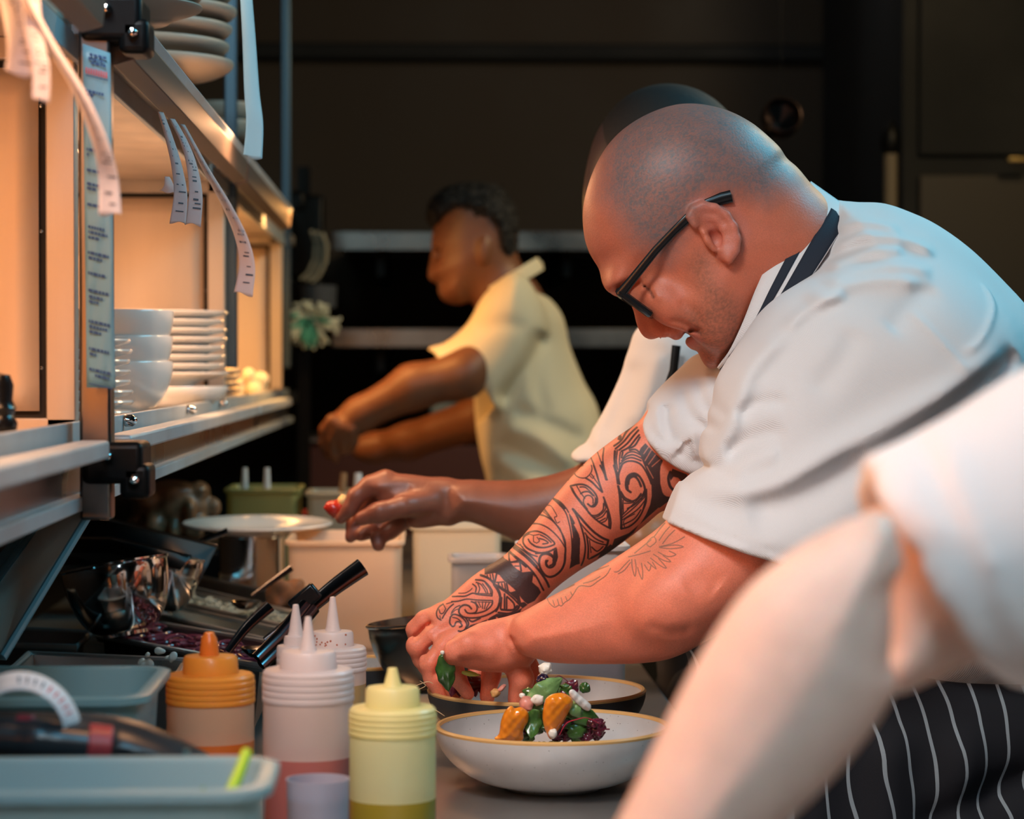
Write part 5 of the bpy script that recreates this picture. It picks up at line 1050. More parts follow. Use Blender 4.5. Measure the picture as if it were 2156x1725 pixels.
def bottle(lab, px, D, rpx, nozzle_top, neck_y, shoulder_y, body_y, liq_y, m, mc, ml, kind='squeeze_bottle', cap=None, tipw=7, base=.9006):
    """squeeze bottle: radius rpx, heights given as seen in the photograph"""
    p = at(px, CY, D); r = rpx/FPX*D; z = lambda y: at(px, y, D).z
    T = Matrix.Translation((p.x, p.y, 0)); t = thing(kind, lab, 'bottle', (p.x, p.y, base), group='squeeze bottles')
    zb = base; zs = z(body_y)
    prof = [(0, zb), (r*.92, zb), (r, zb+.005), (r, zs-.004), (r*.985, zs)]
    MB().lathe(prof, 40, T).build('bottle_body', m, t, world=True, angle=60)
    if ml:
        zl = z(liq_y); MB().lathe([(0, zb+.0012), (r*.93, zb+.0012), (r*1.003, zb+.006), (r*1.003, zl), (0, zl)], 40, T).build('sauce', ml, t, world=True, angle=60)
    zc0 = zs-.001; zc1 = z(shoulder_y); zn = z(neck_y); cr = r*1.02; cpr = [(cr*.99, zc0)]
    k = 4
    for i in range(k):
        a = zc0+(zc1-zc0)*.8*(i+.1)/k; b = zc0+(zc1-zc0)*.8*(i+.8)/k; cpr += [(cr, a), (cr*1.004, (a+b)/2), (cr, b), (cr*.985, b+.0006)]
    cpr += [(cr*.985, zc1-.002), (cr*.93, zc1), (r*.64, zc1+.0005), (r*.62, zn-.002), (r*.58, zn), (.0075, zn+.0005), (.0062, zn+.004), (tipw/2000, z(nozzle_top)), (0, z(nozzle_top)+.0005)]
    MB().lathe(cpr, 40, T).build('cap', mc, t, world=True, angle=35)
    return t
bottle('squeeze bottle of golden oil with pale yellow cap, nearest the front salad bowl', 826, 1.90, 91, 1408, 1448, 1490, 1545, 1682, PL_Y, PL_YC, liq('olive_oil', (.30, .21, .02)), tipw=7)
t = bottle('squeeze bottle with cloudy white cap and dark pink sauce, between orange and yellow ones', 648, 1.98, 95, 1300, 1372, 1410, 1474, 1592, PL_W, PL_WC, liq('pink_sauce', (.42, .12, .10)), tipw=5)
t = bottle('squeeze bottle with orange stained cap and red-orange sauce at the bottom', 442, 2.02, 92, 1332, 1382, 1420, 1478, 1560, PL_O, PL_OC, liq('chilli_sauce', (.62, .13, .02)), tipw=6)
p = at(442, CY, 2.02); MB().lathe([(.0085, at(442, 1386, 2.02).z), (.0078, at(442, 1365, 2.02).z), (.0066, at(442, 1345, 2.02).z), (.004, at(442, 1333, 2.02).z), (0, at(442, 1331, 2.02).z)], 16, Matrix.Translation((p.x-.001, p.y-.0005, 0))).build('sauce_drip', liq('dried_sauce', (.70, .16, .02)), t, world=True)
t = bottle('squeeze bottle with brown speckled cap, behind the cloudy white capped one', 700, 2.24, 70, 1258, 1330, 1362, 1410, 1440, PL_W, PL_WC, liq('brown_sauce', (.45, .26, .10)), tipw=5)
sp_ = MB(); p = at(700, CY, 2.24)
for i in range(16):
    a = -PI/2+random.uniform(-1.0, 1.0); rr = 70/FPX*2.24*.632; zq = random.uniform(at(700, 1358, 2.24).z, at(700, 1334, 2.24).z); sp_.lathe([(0, -.0004), (.0010, 0), (0, .0006)], 8, Matrix.Translation((p.x+rr*math.cos(a), p.y+rr*math.sin(a), zq)) @ Matrix.Rotation(PI/2, 4, 'X'))
sp_.build('sauce_specks', liq('speck_sauce', (.40, .10, .04)), t, world=True)
bottle('squeeze bottle with plain tip, half hidden left behind the cloudy white capped one', 622, 2.16, 40, 1274, 1340, 1360, 1420, 1500, PL_W, PL_WC, None, tipw=5)
# clear tub with plum sauce low in front
p = at(668, CY, 1.80); r = 66/FPX*1.80; T = Matrix.Translation((p.x, p.y, 0)); zt = at(668, 1642, 1.80).z
t = thing('sauce_tub', 'clear low tub of plum coloured sauce in front of the pink sauce bottle', 'tub', (p.x, p.y, .9006))
MB().lathe([(0, .9006), (r*.9, .9006), (r*.92, .903), (r, zt-.003), (r*1.02, zt), (r*.97, zt), (r*.90, .905), (0, .904)], 36, T).build('tub_body', plast('clear_tub', (.62, .58, .64), .75), t, world=True)
MB().lathe([(0, .906), (r*.89, .906), (r*.94, zt-.014), (0, zt-.014)], 36, T).build('plum_sauce', liq('plum_sauce', (.16, .08, .13)), t, world=True)

# ---- open bins
def bin_(name, lab, x0, x1, y0, y1, zt, m, rim=.010, z0=.9006, taper=.90, rad=.03, th=.0035, cat='bin'):
    cx, cy = (x0+x1)/2, (y0+y1)/2; t = thing(name, lab, cat, (cx, cy, z0)); mb = MB(); N = 6
    def loop(hx, hy, r, z):
        out = []
        for qx, qy, a0 in ((1, 1, 0), (-1, 1, PI/2), (-1, -1, PI), (1, -1, 3*PI/2)):
            for k in range(N+1):
                a = a0+PI/2*k/N; out.append(Vector((cx+qx*(hx-r)+r*math.cos(a), cy+qy*(hy-r)+r*math.sin(a), z)))
        return out
    hx, hy = (x1-x0)/2, (y1-y0)/2
    L = [loop(hx, hy, rad, zt-.006), loop(hx, hy, rad, zt-.001), loop(hx-.002, hy-.002, rad, zt), loop(hx-rim, hy-rim, rad*.8, zt), loop(hx-rim-.002, hy-rim-.002, rad*.8, zt-.003)]
    a = (hx-rim)*taper; b = (hy-rim)*taper
    L += [loop(a, b, rad*.7, z0+.012), loop(a-.008, b-.008, rad*.5, z0+th)]
    Lo = [loop(hx, hy, rad, zt-.006), loop(hx-rim+.001, hy-rim+.001, rad*.8, zt-.007), loop(a+th, b+th, rad*.75, z0+.010), loop(a-.004, b-.004, rad*.5, z0)]
    vs = []; fs = []; n = len(L[0])
    for S_ in (L, Lo):
        o = len(vs)
        for l in S_: vs += l
        for j in range(len(S_)-1):
            for i in range(n): k = (i+1) % n; fs.append((o+j*n+i, o+j*n+k, o+(j+1)*n+k, o+(j+1)*n+i))
        fs.append(tuple(range(o+(len(S_)-1)*n, o+len(S_)*n)))
    mb.add(vs, fs).build('tray_body', m, t, world=True, angle=45); return t
a = at(588, 1608, 1.50)
bin_('plastic_bin', 'large white plastic bin with rounded corner at the bottom left', -.36, a.x, 1.40, 1.535, a.z, PL_BIN, taper=.93)
g = thing('green_stalk', 'bright green vegetable stalk leaning in the large white bin', 'vegetable', at(478, 1682, 1.44))
MB().tube([at(470, 1720, 1.445), at(484, 1672, 1.455), at(506, 1622, 1.47), at(520, 1583, 1.48)], [.0036, .0038, .0036, .0034], 12).build('stalk', mat('lime_green', (.42, .62, .03), rough=.4), g, world=True)
g = MB().tube([at(426, 1710, 1.45), at(427, 1684, 1.455), at(428, 1660, 1.46)], [.0028, .0022, .0012], 8).build('green_stub', mat('mid_green', (.16, .28, .05), rough=.5)); base_props(g, 'short dull green stub poking up in the large white bin', 'vegetable')
a = at(352, 1410, 1.93)
bin_('plastic_bin', 'grey-green plastic bin behind the black tool, left of the orange bottle', -.40, a.x, 1.79, 1.99, a.z-.003, PL_T, taper=.88)
# ---- black label gun lying across
tg = thing('label_gun', 'black hand-held label gun with red trims and a curled paper label', 'tool', at(200, 1560, 1.62))
G = Field(L3(-320, 1720, 1.62)*[1, 1, 0]+[0, 0, 1.56], L3(480, 1440, 1.62)*[1, 1, 0]+[0, 0, 1.69], .0022)
G.pillow([(-260, 1490), (0, 1497), (90, 1500), (180, 1502), (270, 1515), (340, 1540), (400, 1568), (440, 1592), (436, 1606), (380, 1612), (250, 1616), (0, 1620), (-260, 1620)], 1.625, .030, .022)
G.chain([L3(-200, 1540, 1.600), L3(80, 1560, 1.598), L3(200, 1572, 1.600)], [.014, .013, .012], k=.006)
field_obj('gun_body', G, mat('charcoal_plastic', (.018, .022, .026), rough=.3), tg, 1); del G
RED = mat('dull_red_plastic', (.30, .03, .035), rough=.4)
MB().tube([at(184, 1570, 1.600), at(234, 1574, 1.603)], [.0150, .0145], 24).build('red_ring', RED, tg, world=True, bevel=.001)
MB().tube([at(40, 1526, 1.603), at(72, 1528, 1.600)], [.0075, .007], 16).build('red_button', RED, tg, world=True, bevel=.001)
MB().box(at(393, 1584, 1.597), (.0045, .002, .0045)).build('metal_stud', STEEL_P, tg, world=True)
lc = spline([(-60, 1500), (-20, 1452), (30, 1434), (80, 1440), (122, 1468), (146, 1506), (152, 1532)], 6)
rows = []
for i, (x, y) in enumerate(lc):
    t = Vector((lc[min(i+1, len(lc)-1)][0]-lc[max(i-1, 0)][0], lc[min(i+1, len(lc)-1)][1]-lc[max(i-1, 0)][1])).normalized(); nx, ny = t.y, -t.x
    rows.append([at(x+nx*(f-.5)*38, y+ny*(f-.5)*38, 1.585+.02*f+.0004*abs(i-20)) for f in (0, .25, .5, .75, 1)])
MB().grid(rows).build('label_strip', mat('label_paper', (.62, .68, .72), rough=.6), tg, world=True, thick=.0004, angle=None)
lk = MB(); lr = MB()
for n_, i in enumerate(range(13, 31, 2)):
    a, b = rows[i], rows[i+1]; q = [a[1].lerp(a[2], .5), a[3], b[3].lerp(a[3], .35), b[1].lerp(b[2], .5).lerp(a[1].lerp(a[2], .5), .35)]
    (lk if n_ < 4 else lr).add([v-FWD*.0018 for v in q], [(0, 1, 2, 3)])
lk.build('print', mat('label_print', (.10, .16, .22), rough=.6), tg, world=True, smooth=False); lr.build('red_print', INK_R, tg, world=True, smooth=False)
bx = bin_('steel_insert', 'steel insert pan under the black label gun between the two plastic bins', -.40, -.13, 1.555, 1.70, at(0, 1622, 1.63).z, STEEL_D, taper=.95)

# ---- prep rail with insert pans
ZR = .98
def pan(lab, q, m=STEEL, depth=.069, food=None, rimw=.010):
    c = [atz(x, y, ZR) for x, y in q]; cen = sum(c, Vector())/4
    t = thing('insert_pan', lab, 'pan', (cen.x, cen.y, ZR-depth)); mb = MB()
    def ins(k, z): return [Vector((cen.x+(v.x-cen.x)*k, cen.y+(v.y-cen.y)*k, z)) for v in c]
    wid = min((c[0]-c[3]).length, (c[1]-c[0]).length); k1 = 1-2*rimw/wid*.5; k1 = .93
    L = [ins(1, ZR-.006), ins(1.0, ZR), ins(k1, ZR), ins(k1*.93, ZR-depth)]
    vs = []
    for l in L: vs += l
    fs = [(j*4+i, j*4+(i+1) % 4, (j+1)*4+(i+1) % 4, (j+1)*4+i) for j in range(3) for i in range(4)]+[(12, 13, 14, 15)]
    mb.add(vs, fs).build('pan_body', m, t, world=True, bevel=.003, seg=3, thick=.0012)
    q5 = ins(1.0, ZR+.0005); MB().tube([*q5, q5[0]], .0036, 8).build('rim', STEEL_R, t, world=True)
    return t, c, cen
pan('far narrow steel pan in the prep rail, empty, nearest the white-plate canister', [(395, 1212), (640, 1262), (622, 1292), (372, 1232)], STEEL)
t, c2, cen2 = pan('steel pan of pale shredded garnish in the prep rail', [(362, 1242), (660, 1302), (640, 1330), (338, 1262)], STEEL)
pan('narrow steel pan in the prep rail, in front of the pale garnish', [(328, 1270), (625, 1336), (600, 1358), (300, 1290)], STEEL)
t, c4, cen4 = pan('steel pan of sliced purple onion in the prep rail', [(250, 1300), (585, 1358), (560, 1406), (205, 1340)], STEEL_D)
pan('long dark steel pan at the left end of the prep rail', [(-120, 1318), (190, 1334), (160, 1364), (-160, 1354)], STEEL_D)
pan('dark steel pan in front of the onion pan, behind the plastic bin', [(60, 1378), (396, 1393), (376, 1426), (20, 1414)], STEEL)
def scatter(name, lab, cen, ext, n, m, cat, mk, ang=None):
    mb = MB()
    for i in range(n):
        u, v = random.uniform(-.5, .5), random.uniform(-.5, .5); p = cen+ext[0]*u+ext[1]*v; mk(mb, p)
    o = mb.build(name, m, smooth=True); base_props(o, lab, cat, kind='stuff'); return o
def shred(mb, p):
    a = random.uniform(0, PI); d = Vector((math.cos(a), math.sin(a), random.uniform(-.2, .3)))*random.uniform(.006, .014); q = p+Vector((0, 0, random.uniform(.0, .014)))
    mb.tube([q-d, q+Vector((0, 0, .003)), q+d], [.0008, .0013, .0008], 5)
scatter('shredded_garnish', 'pale green shredded garnish heaped in the prep rail pan', cen2+Vector((0, 0, -.012)), ((c2[1]-c2[0])*.75, (c2[3]-c2[0])*.7), 260, mat('pale_garnish', (.34, .42, .38), rough=.5), 'garnish', shred)
def onion(mb, p):
    a = random.uniform(0, PI); d = Vector((math.cos(a), math.sin(a), 0)); r = random.uniform(.010, .020); q = p+Vector((0, 0, random.uniform(-.01, .010))); s_ = Vector((-d.y, d.x, random.uniform(-.2, .5)))
    mb.tube([q+d*r*math.cos(w)+s_*r*.6*math.sin(w) for w in [i*PI/6 for i in range(7)]], [.0012, .002, .0022, .0024, .0022, .002, .0012], 6)
scatter('sliced_onion', 'glossy sliced purple onion heaped in the dark rail pan', cen4+Vector((0, 0, -.008)), ((c4[1]-c4[0])*.75, (c4[3]-c4[0])*.7), 170, mat('purple_onion', (.16, .035, .06), rough=.2), 'onion', onion)
rl = thing('rail_stand', 'steel stand holding the insert pans beside the counter edge', 'stand', (-.36, 3.0, .9006))
MB().box((-.40, 2.87, .905), (.38, 1.34, .008)).build('rail_base', STEEL_D, rl, world=True)
# ladle and spoon handles lying in the pans
def spoon(lab, pts, w, flat=.35, ends=1.0, m=None):
    t = thing('serving_spoon', lab, 'spoon', at(*pts[0])); n = len(pts)
    MB().tube([at(*p) for p in spline(pts, 4)], [w*(.55+.45*(i/(4*(n-1)))) for i in range(4*(n-1)+1)], 10, flat=flat, ref=FWD).build('handle', m or STEEL_P, t, world=True, bevel=0)
    q = at(*pts[0])
    MB().lathe([(0, -.012), (.010, -.010), (.017, -.004), (.020, 0), (.018, .0), (.009, -.007), (0, -.009)], 24, Matrix.Translation(q+Vector((-.008, 0, -.006)))).build('spoon_bowl', m or STEEL_P, t, world=True)
DARKST = mat('dark_polished_steel', (.10, .10, .11), rough=.16, metal=1)
spoon('broad black-handled serving spoon pointing up right, above the squeeze bottles', [(560, 1352, 2.60), (640, 1290, 2.62), (700, 1240, 2.64), (764, 1194, 2.66)], .0105, m=DARKST)
spoon('steel spoon leaning up right out of the onion pan', [(480, 1372, 2.66), (520, 1320, 2.68), (568, 1276, 2.70)], .0075, m=DARKST)
spoon('thin spoon handle leaning over the far rail pan, right of the canister', [(530, 1256, 3.10), (572, 1226, 3.12), (614, 1196, 3.14)], .0042, m=DARKST)
spoon('short dark spoon handle crossing the tilted trays below the white plate', [(420, 1140, 3.2), (450, 1130, 3.2), (480, 1118, 3.2)], .0045, m=DARKST)
tn = thing('tongs', 'black-gripped steel tongs lying over the rail behind the squeeze bottles', 'tongs', at(600, 1300, 2.62))
for dx, dy in ((0, 0), (10, 16)): MB().tube([at(540+dx, 1386+dy, 2.52), at(590+dx, 1338+dy, 2.56), at(650+dx, 1268+dy*.6, 2.60)], [.006, .007, .0085], 10, flat=.4, ref=FWD).build('arm', DARKST, tn, world=True)
MB().box(at(642, 1262, 2.602), (.034, .014, .020), Matrix.Rotation(-.7, 3, 'Y')).build('black_grip', BLACK_PLASTIC, tn, world=True, bevel=.003)
# crumbs/leaf piece on the rail edge
cb_ = Field(np.array([-.03]*3), np.array([.03]*3), .0015)
for i in range(12): cb_.ell((random.uniform(-.02, .02), random.uniform(-.008, .008), random.uniform(-.008, .008)), (random.uniform(.002, .005), random.uniform(.002, .006), .003), .002, rz=i)
P, Q = cb_.surface(0); o = link_mesh('food_scrap', np_mesh('food_scrap', P[:, [0, 2, 1]], Q[:, ::-1]), mat('scrap', (.55, .60, .56), rough=.5), angle=None); o.location = atz(330, 1384, .988); base_props(o, 'small pale crumpled food scrap on the pan edge, left of the orange bottle', 'food scrap')

# ---- mixing bowls, trays, clear lid at the left
def mixing(lab, px, py, D, rpx, hpx, rz, rx, m=STEEL_P, name='mixing_bowl', k=.42):
    p = at(px, py, D); r = rpx/FPX*D; h = hpx/FPX*D
    t = thing(name, lab, 'bowl', p, (rx, rz, 0)); mb = bowl_mb(r, h, k, .0015); mb.v = [(x, y, z-h) for x, y, z in mb.v]
    mb.build('bowl_body', m, t, angle=60)
    MB().lathe([(r*1.0, -.002), (r*1.03, 0), (r*1.03, .002), (r*.995, .0025)], 48).build('rolled_rim', m, t); return t
mixing('shiny steel mixing bowl tilted to the right, beside the clear lid', 240, 1190, 2.84, 112, 150, math.radians(-10), math.radians(-5))
mixing('second steel mixing bowl, nested behind the shiny tilted one', 345, 1172, 3.05, 84, 120, math.radians(8), math.radians(-6))
for lab, q, D in (('dark steel tray tilted down right under the pass, upper of two', [(186, 1084), (456, 1150)], 3.2), ('dark steel tray tilted down right under the pass, lower of two', [(236, 1134), (400, 1172)], 3.0)):
    a, b = at(*q[0], D), at(*q[1], D-.05); t = thing('steel_tray', lab, 'tray', (a+b)/2); w = Vector((-.10, .16, -.01)); n_ = (b-a).cross(w).normalized()*(.075 if 'upper' in lab else .02)
    if n_.z > 0: n_ = -n_
    o1 = MB().add([a, b, b+w, a+w, a+n_*.9+(b-a)*.06, b+n_*.9-(b-a)*.06, b+w*.9+n_*.9-(b-a)*.06, a+w*.9+n_*.9+(b-a)*.06], [(4, 5, 6, 7), (0, 1, 5, 4), (1, 2, 6, 5), (2, 3, 7, 6), (3, 0, 4, 7)])
    o1.build('tray_body', mat('blackened_tray', (.03, .03, .032), rough=.4, metal=.7), t, world=True, thick=.002); MB().tube([a, b, b+w, a+w, a], .0022, 8).build('rim', STEEL_P, t, world=True)
lid = thing('clear_lid', 'tilted clear plastic lid with pale teal rim at the left edge', 'lid', at(60, 1250, 2.3))
q = [at(92, 1086, 2.42), at(192, 1076, 2.34), at(6, 1384, 2.16), at(-120, 1372, 2.24)]
LIDM = plast('smoky_clear_plastic', (.75, .72, .66), .92, .3)
MB().add(q, [(0, 1, 2, 3)]).build('pane', LIDM, lid, world=True, thick=.003)
TEALP = plast('teal_clear_rim', (.30, .48, .55), .9, .2)
MB().tube([*q, q[0], q[1]], .0042, 8, flat=1.0).build('rim', TEALP, lid, world=True)
MB().add([at(60, 1098, 2.43), at(100, 1084, 2.41), at(-110, 1372, 2.22), at(-170, 1372, 2.25)], [(0, 1, 2, 3)]).build('side_wall', TEALP, lid, world=True, thick=.003)

# ---- canister, plate, tubs behind
p = at(531, 1100, 3.66); zt = at(531, 1122, 3.66).z
t = thing('steel_canister', 'round steel canister holding up the white plate', 'canister', (p.x, p.y, .9006)); r = 71/FPX*3.66
MB().lathe([(0, .9006), (r, .9006), (r, zt), (r-.002, zt), (r-.002, .905), (0, .904)], 48, Matrix.Translation((p.x, p.y, 0))).build('canister_body', STEEL_P, t, world=True)
MB().lathe([(r, zt-.006), (r+.003, zt-.004), (r+.003, zt-.001), (r-.001, zt)], 48, Matrix.Translation((p.x, p.y, 0))).build('rim', STEEL_P, t, world=True)
pl = plate_mb(158/FPX*3.66, .012).build('white_plate', CERAM); pl.location = (p.x+.008, p.y, zt+.0005); pl.rotation_euler = (math.radians(2.0), 0, 0); base_props(pl, 'white plate resting on the steel canister beside the reaching dark hand', 'plate')
def tub(lab, x0, x1, ytop, D, depth, m, food=None, rim=.006, name='storage_tub', base=.9006):
    a = at(x0, ytop, D); b = at(x1, ytop, D)
    return bin_(name, lab, a.x, b.x, a.y, a.y+depth, (a.z+b.z)/2, m, rim=rim, taper=.94, rad=.016, z0=base, cat='tub')
tub('beige translucent storage tub stained orange inside, right of the white plate', 598, 852, 1140, 3.40, .24, PL_B)
a = at(620, 1240, 3.42); b = at(835, 1240, 3.42)
o = MB().box(((a.x+b.x)/2, a.y+.115, .945), (b.x-a.x-.03, .18, .075)).build('orange_broth', liq('orange_broth', (.75, .36, .12)), bevel=.01); base_props(o, 'orange-brown liquid filling the bottom of the beige storage tub', 'liquid')
tub('cream storage tub below the dark forearm, right of the beige tub', 862, 1062, 1108, 3.75, .26, PL_C)
tub('small grey translucent tub right of the cream one, behind the tattooed wrist', 944, 1076, 1176, 3.28, .10, PL_G)
tub('white food tub glimpsed between the two chef forearms', 1090, 1330, 1150, 2.72, .10, mat('white_tub', (.62, .60, .60), rough=.5))
o = MB().box((at(760, CY, 3.0).x+.01, 3.02, .906), (.20, .14, .010), Matrix.Rotation(.3, 3, 'Z')).build('folded_cloth', mat('teal_cloth', (.45, .55, .52), rough=.9, bump=.8, bscale=60), bevel=.004); base_props(o, 'pale folded cloth under the beige tub, left of the dark bowl', 'cloth')
def lumpy(name, lab, cat, c, r, n, m, seed=0, vox=.003, spike=1.0):
    rr = random.Random(seed); F_ = Field(np.array([-r*1.8]*3), np.array([r*1.8]*3), vox)
    F_.ell((0, 0, 0), (r*.8, r*.5, r*.6), .01)
    for i in range(n):
        a = rr.uniform(0, 6.28); b_ = rr.uniform(-1, 1); q_ = (r*.8*math.cos(a)*math.cos(b_), r*.45*math.sin(a)*math.cos(b_), r*.55*math.sin(b_)); F_.ell(q_, (rr.uniform(.12, .35)*r*spike, rr.uniform(.12, .3)*r, rr.uniform(.1, .3)*r), .006, rz=a, ry=b_)
    P, Q = F_.surface(1); o = link_mesh(name, np_mesh(name, P, Q), m, angle=None); o.location = c; return base_props(o, lab, cat)
lumpy('toast_pile', 'browned bread crusts in the far rail pan, right of the canister', 'bread', at(598, 1240, 3.25)+Vector((0, 0, -.008)), .032, 14, mat('brown_crust', (.20, .09, .04), rough=.7, var=.4, vscale=60), 3)
lumpy('bread_bag', 'brown bread in a clear crinkled bag behind the tilted trays', 'bag', at(362, 1072, 3.95), .080, 22, mat('bagged_bread', (.20, .10, .05), rough=.4, var=.6, vscale=45, coat=.15, bump=1.0, bscale=60), 5)
tb = thing('stand_block', 'dark container under the bread bag, behind the tilted trays', 'container', (at(362, 1072, 3.95).x, 3.97, .9006)); MB().box((at(362, 1072, 3.95).x, 3.97, .955), (.20, .16, .108)).build('container_body', BLACK, tb, world=True, bevel=.01)
# far counter clutter
tub('yellow-green tub of pickles on the far counter', 470, 632, 1030, 4.05, .18, plast('yellow_green_tub', (.42, .42, .16), .9))
tub('pale tub with spoons standing in it, left of the dark hand', 640, 742, 1038, 4.05, .16, plast('pale_tub', (.50, .48, .38), .9))
for i, (x, y0, y1, w, nm, lb, mm) in enumerate(((515, 1035, 985, .0045, 'nozzle_tip', 'pale pointed nozzle behind the yellow-green tub, left one of two', CERAM), (562, 1035, 985, .0045, 'nozzle_tip', 'pale pointed nozzle behind the yellow-green tub, right one of two', CERAM), (716, 1040, 996, .005, 'wooden_spoon', 'wooden spoon handle standing in the pale tub', mat('wood', (.40, .22, .10), rough=.6)), (754, 1040, 996, .006, 'plastic_nozzle', 'tall white nozzle directly behind the dark fingers', CERAM))):
    a = at(x, y0+60, 4.10); b_ = at(x+(8 if i == 2 else 0), y1, 4.10); o = MB().tube([Vector((a.x, a.y, .9006)), a, b_], [w*2.2, w*2, w], 12).build(nm, mm); base_props(o, lb, 'spoon' if i == 2 else 'nozzle')
GREENS = mat('dull_greens', (.12, .13, .05), rough=.7, var=.5, vscale=40)
for i, (x, y, D) in enumerate(((640, 985, 4.5), (560, 968, 4.6), (620, 955, 4.8), (450, 1010, 4.3))): lumpy('greens_pile', ('pile of green leaves nearest the pale tub', 'pile of green leaves behind the nozzles', 'pile of green leaves below the fist of the far cook', 'pile of green leaves under the end of the pass')[i], 'greens', Vector((at(x, y, D).x, at(x, y, D).y, .958)), .055, 26, (GREENS, mat('herbs', (.16, .15, .06), rough=.7, var=.5, vscale=50), GREENS, mat('olive_leaves', (.07, .07, .04), rough=.7))[i], 10+i, .004)
for i, x in enumerate((600, 520)): o = lumpy('red_pepper', ('red pepper pieces by the fist of the far cook', 'second small red pepper piece, further left on the far greens')[i], 'pepper', Vector((at(x+50, 950, 4.75).x, 4.72+.1*i, 1.01)), .025, 6, mat('pepper_red', (.22, .02, .015), rough=.4), 30+i, .003)
# ---- things on the far wall
k = thing('paper_dispenser', 'pale paper dispenser with a black oval, between the far cook arm and body', 'dispenser', at(945, 890, 5.9))
MB().box(at(945, 893, 6.2)+Vector((0, 0, .013)), (.098, .10, .084)).build('dispenser_body', mat('grey_white_plastic', (.22, .24, .22), rough=.4), k, world=True, bevel=.012, seg=4)
MB().lathe([(0, 0), (.013, 0), (.013, .004), (0, .005)], 24, Matrix.Translation(at(944, 893, 6.145)+Vector((0, 0, .013))) @ Matrix.Diagonal((1, 1, 2.0, 1)) @ Matrix.Rotation(PI/2, 4, 'X')).build('black_oval', BLACK_PLASTIC, k, world=True)
ch = thing('side_cabinet', 'dark red cabinet low behind the far cook', 'cabinet', (at(900, 950, 6.0).x, 6.2, 0))
zc_ = at(900, 935, 6.0).z; MB().box((at(900, 950, 6.0).x, 6.25, zc_/2), (.60, .5, zc_)).build('cabinet_body', mat('dark_red_paint', (.07, .018, .014), rough=.6), ch, world=True, bevel=.01)
MB().box((at(900, 950, 6.0).x, 6.25, at(900, 930, 6.0).z+.004), (.62, .52, .012)).build('cabinet_top', STEEL_D, ch, world=True, bevel=.002)
# equipment at the end of the pass
eq = thing('wall_phone_rack', 'black rack with pale curled cables at the end of the pass', 'rack', at(640, 560, 5.75))
MB().box(at(640, 500, 5.80), (.10, .08, .20)).box(at(620, 425, 5.78), (.055, .06, .05)).box(at(650, 650, 5.80), (.07, .10, .14)).build('rack_body', BLACK, eq, world=True, bevel=.01)
MB().box(at(640, 700, 5.86), (.03, .03, .80)).build('upright', BLACK, eq, world=True)
for i in range(3): MB().tube([at(x+i*12, y+i*3, 5.70-.01*i) for x, y in ((655, 485), (664, 510), (662, 545), (648, 575), (632, 588))], .0045, 8).build('pale_cable', mat('cable_%s' % 'abc'[i], (.36, .33, .24), rough=.6), eq, world=True)
MB().lathe([(0, 0), (.04, 0), (.042, .05), (.04, .052), (.038, .004), (0, .003)], 24, Matrix.Translation(at(672, 648, 5.72))).build('clear_jar', plast('jar_plastic', (.2, .22, .25), .6), eq, world=True)
fl = thing('mop_cloth', 'white and green stringy cloth hanging at the end of the pass', 'cloth', at(655, 680, 5.6)); mb = MB(); mg = MB()
for i in range(60):
    a = random.uniform(0, 2*PI); r0 = random.uniform(.1, 1); x = 652+38*r0*math.cos(a); y = 672+26*r0*math.sin(a); tgt = mg if (abs(x-650) < 9 and y > 668) else mb
    pts = [(x, y, 5.62-.03*(1-r0))]; ang = a
    for j in range(4): ang += random.uniform(-.7, .7); x += 10*math.cos(ang); y += 8*math.sin(ang)+3; pts.append((x, y, 5.60-.01*j*(1-r0)))
    tgt.tube([at(*q) for q in pts], [.004, .0055, .006, .005, .003], 6)
mb.build('white_strands', mat('white_yarn', (.75, .78, .62), rough=.9), fl, world=True)
if mg.v: mg.build('green_strands', mat('green_yarn', (.10, .42, .30), rough=.9), fl, world=True)
# ================================================================== bowls of salad in front
STONE = mat('speckled_stoneware', (.50, .48, .46), rough=.32, var=.08, vscale=30, coat=.25)
nt = STONE.node_tree; b = nt.nodes['Principled BSDF']; src = b.inputs['Base Color'].links[0].from_socket
vo = nt.nodes.new('ShaderNodeTexVoronoi'); vo.inputs['Scale'].default_value = 170; tc = nt.nodes.new('ShaderNodeTexCoord'); nt.links.new(tc.outputs['Object'], vo.inputs['Vector'])
lt = nt.nodes.new('ShaderNodeMath'); lt.operation = 'LESS_THAN'; lt.inputs[1].default_value = .09; nt.links.new(vo.outputs['Distance'], lt.inputs[0])
mx = nt.nodes.new('ShaderNodeMix'); mx.data_type = 'RGBA'; nt.links.new(lt.outputs[0], mx.inputs['Factor']); nt.links.new(src, mx.inputs[6]); mx.inputs[7].default_value = (.20, .17, .15, 1); nt.links.new(mx.outputs[2], b.inputs['Base Color'])
GOLD = mat('golden_rim_glaze', (.62, .36, .13), rough=.3, coat=.4)
DARKSTONE = mat('dark_stoneware', (.045, .045, .045), rough=.4)
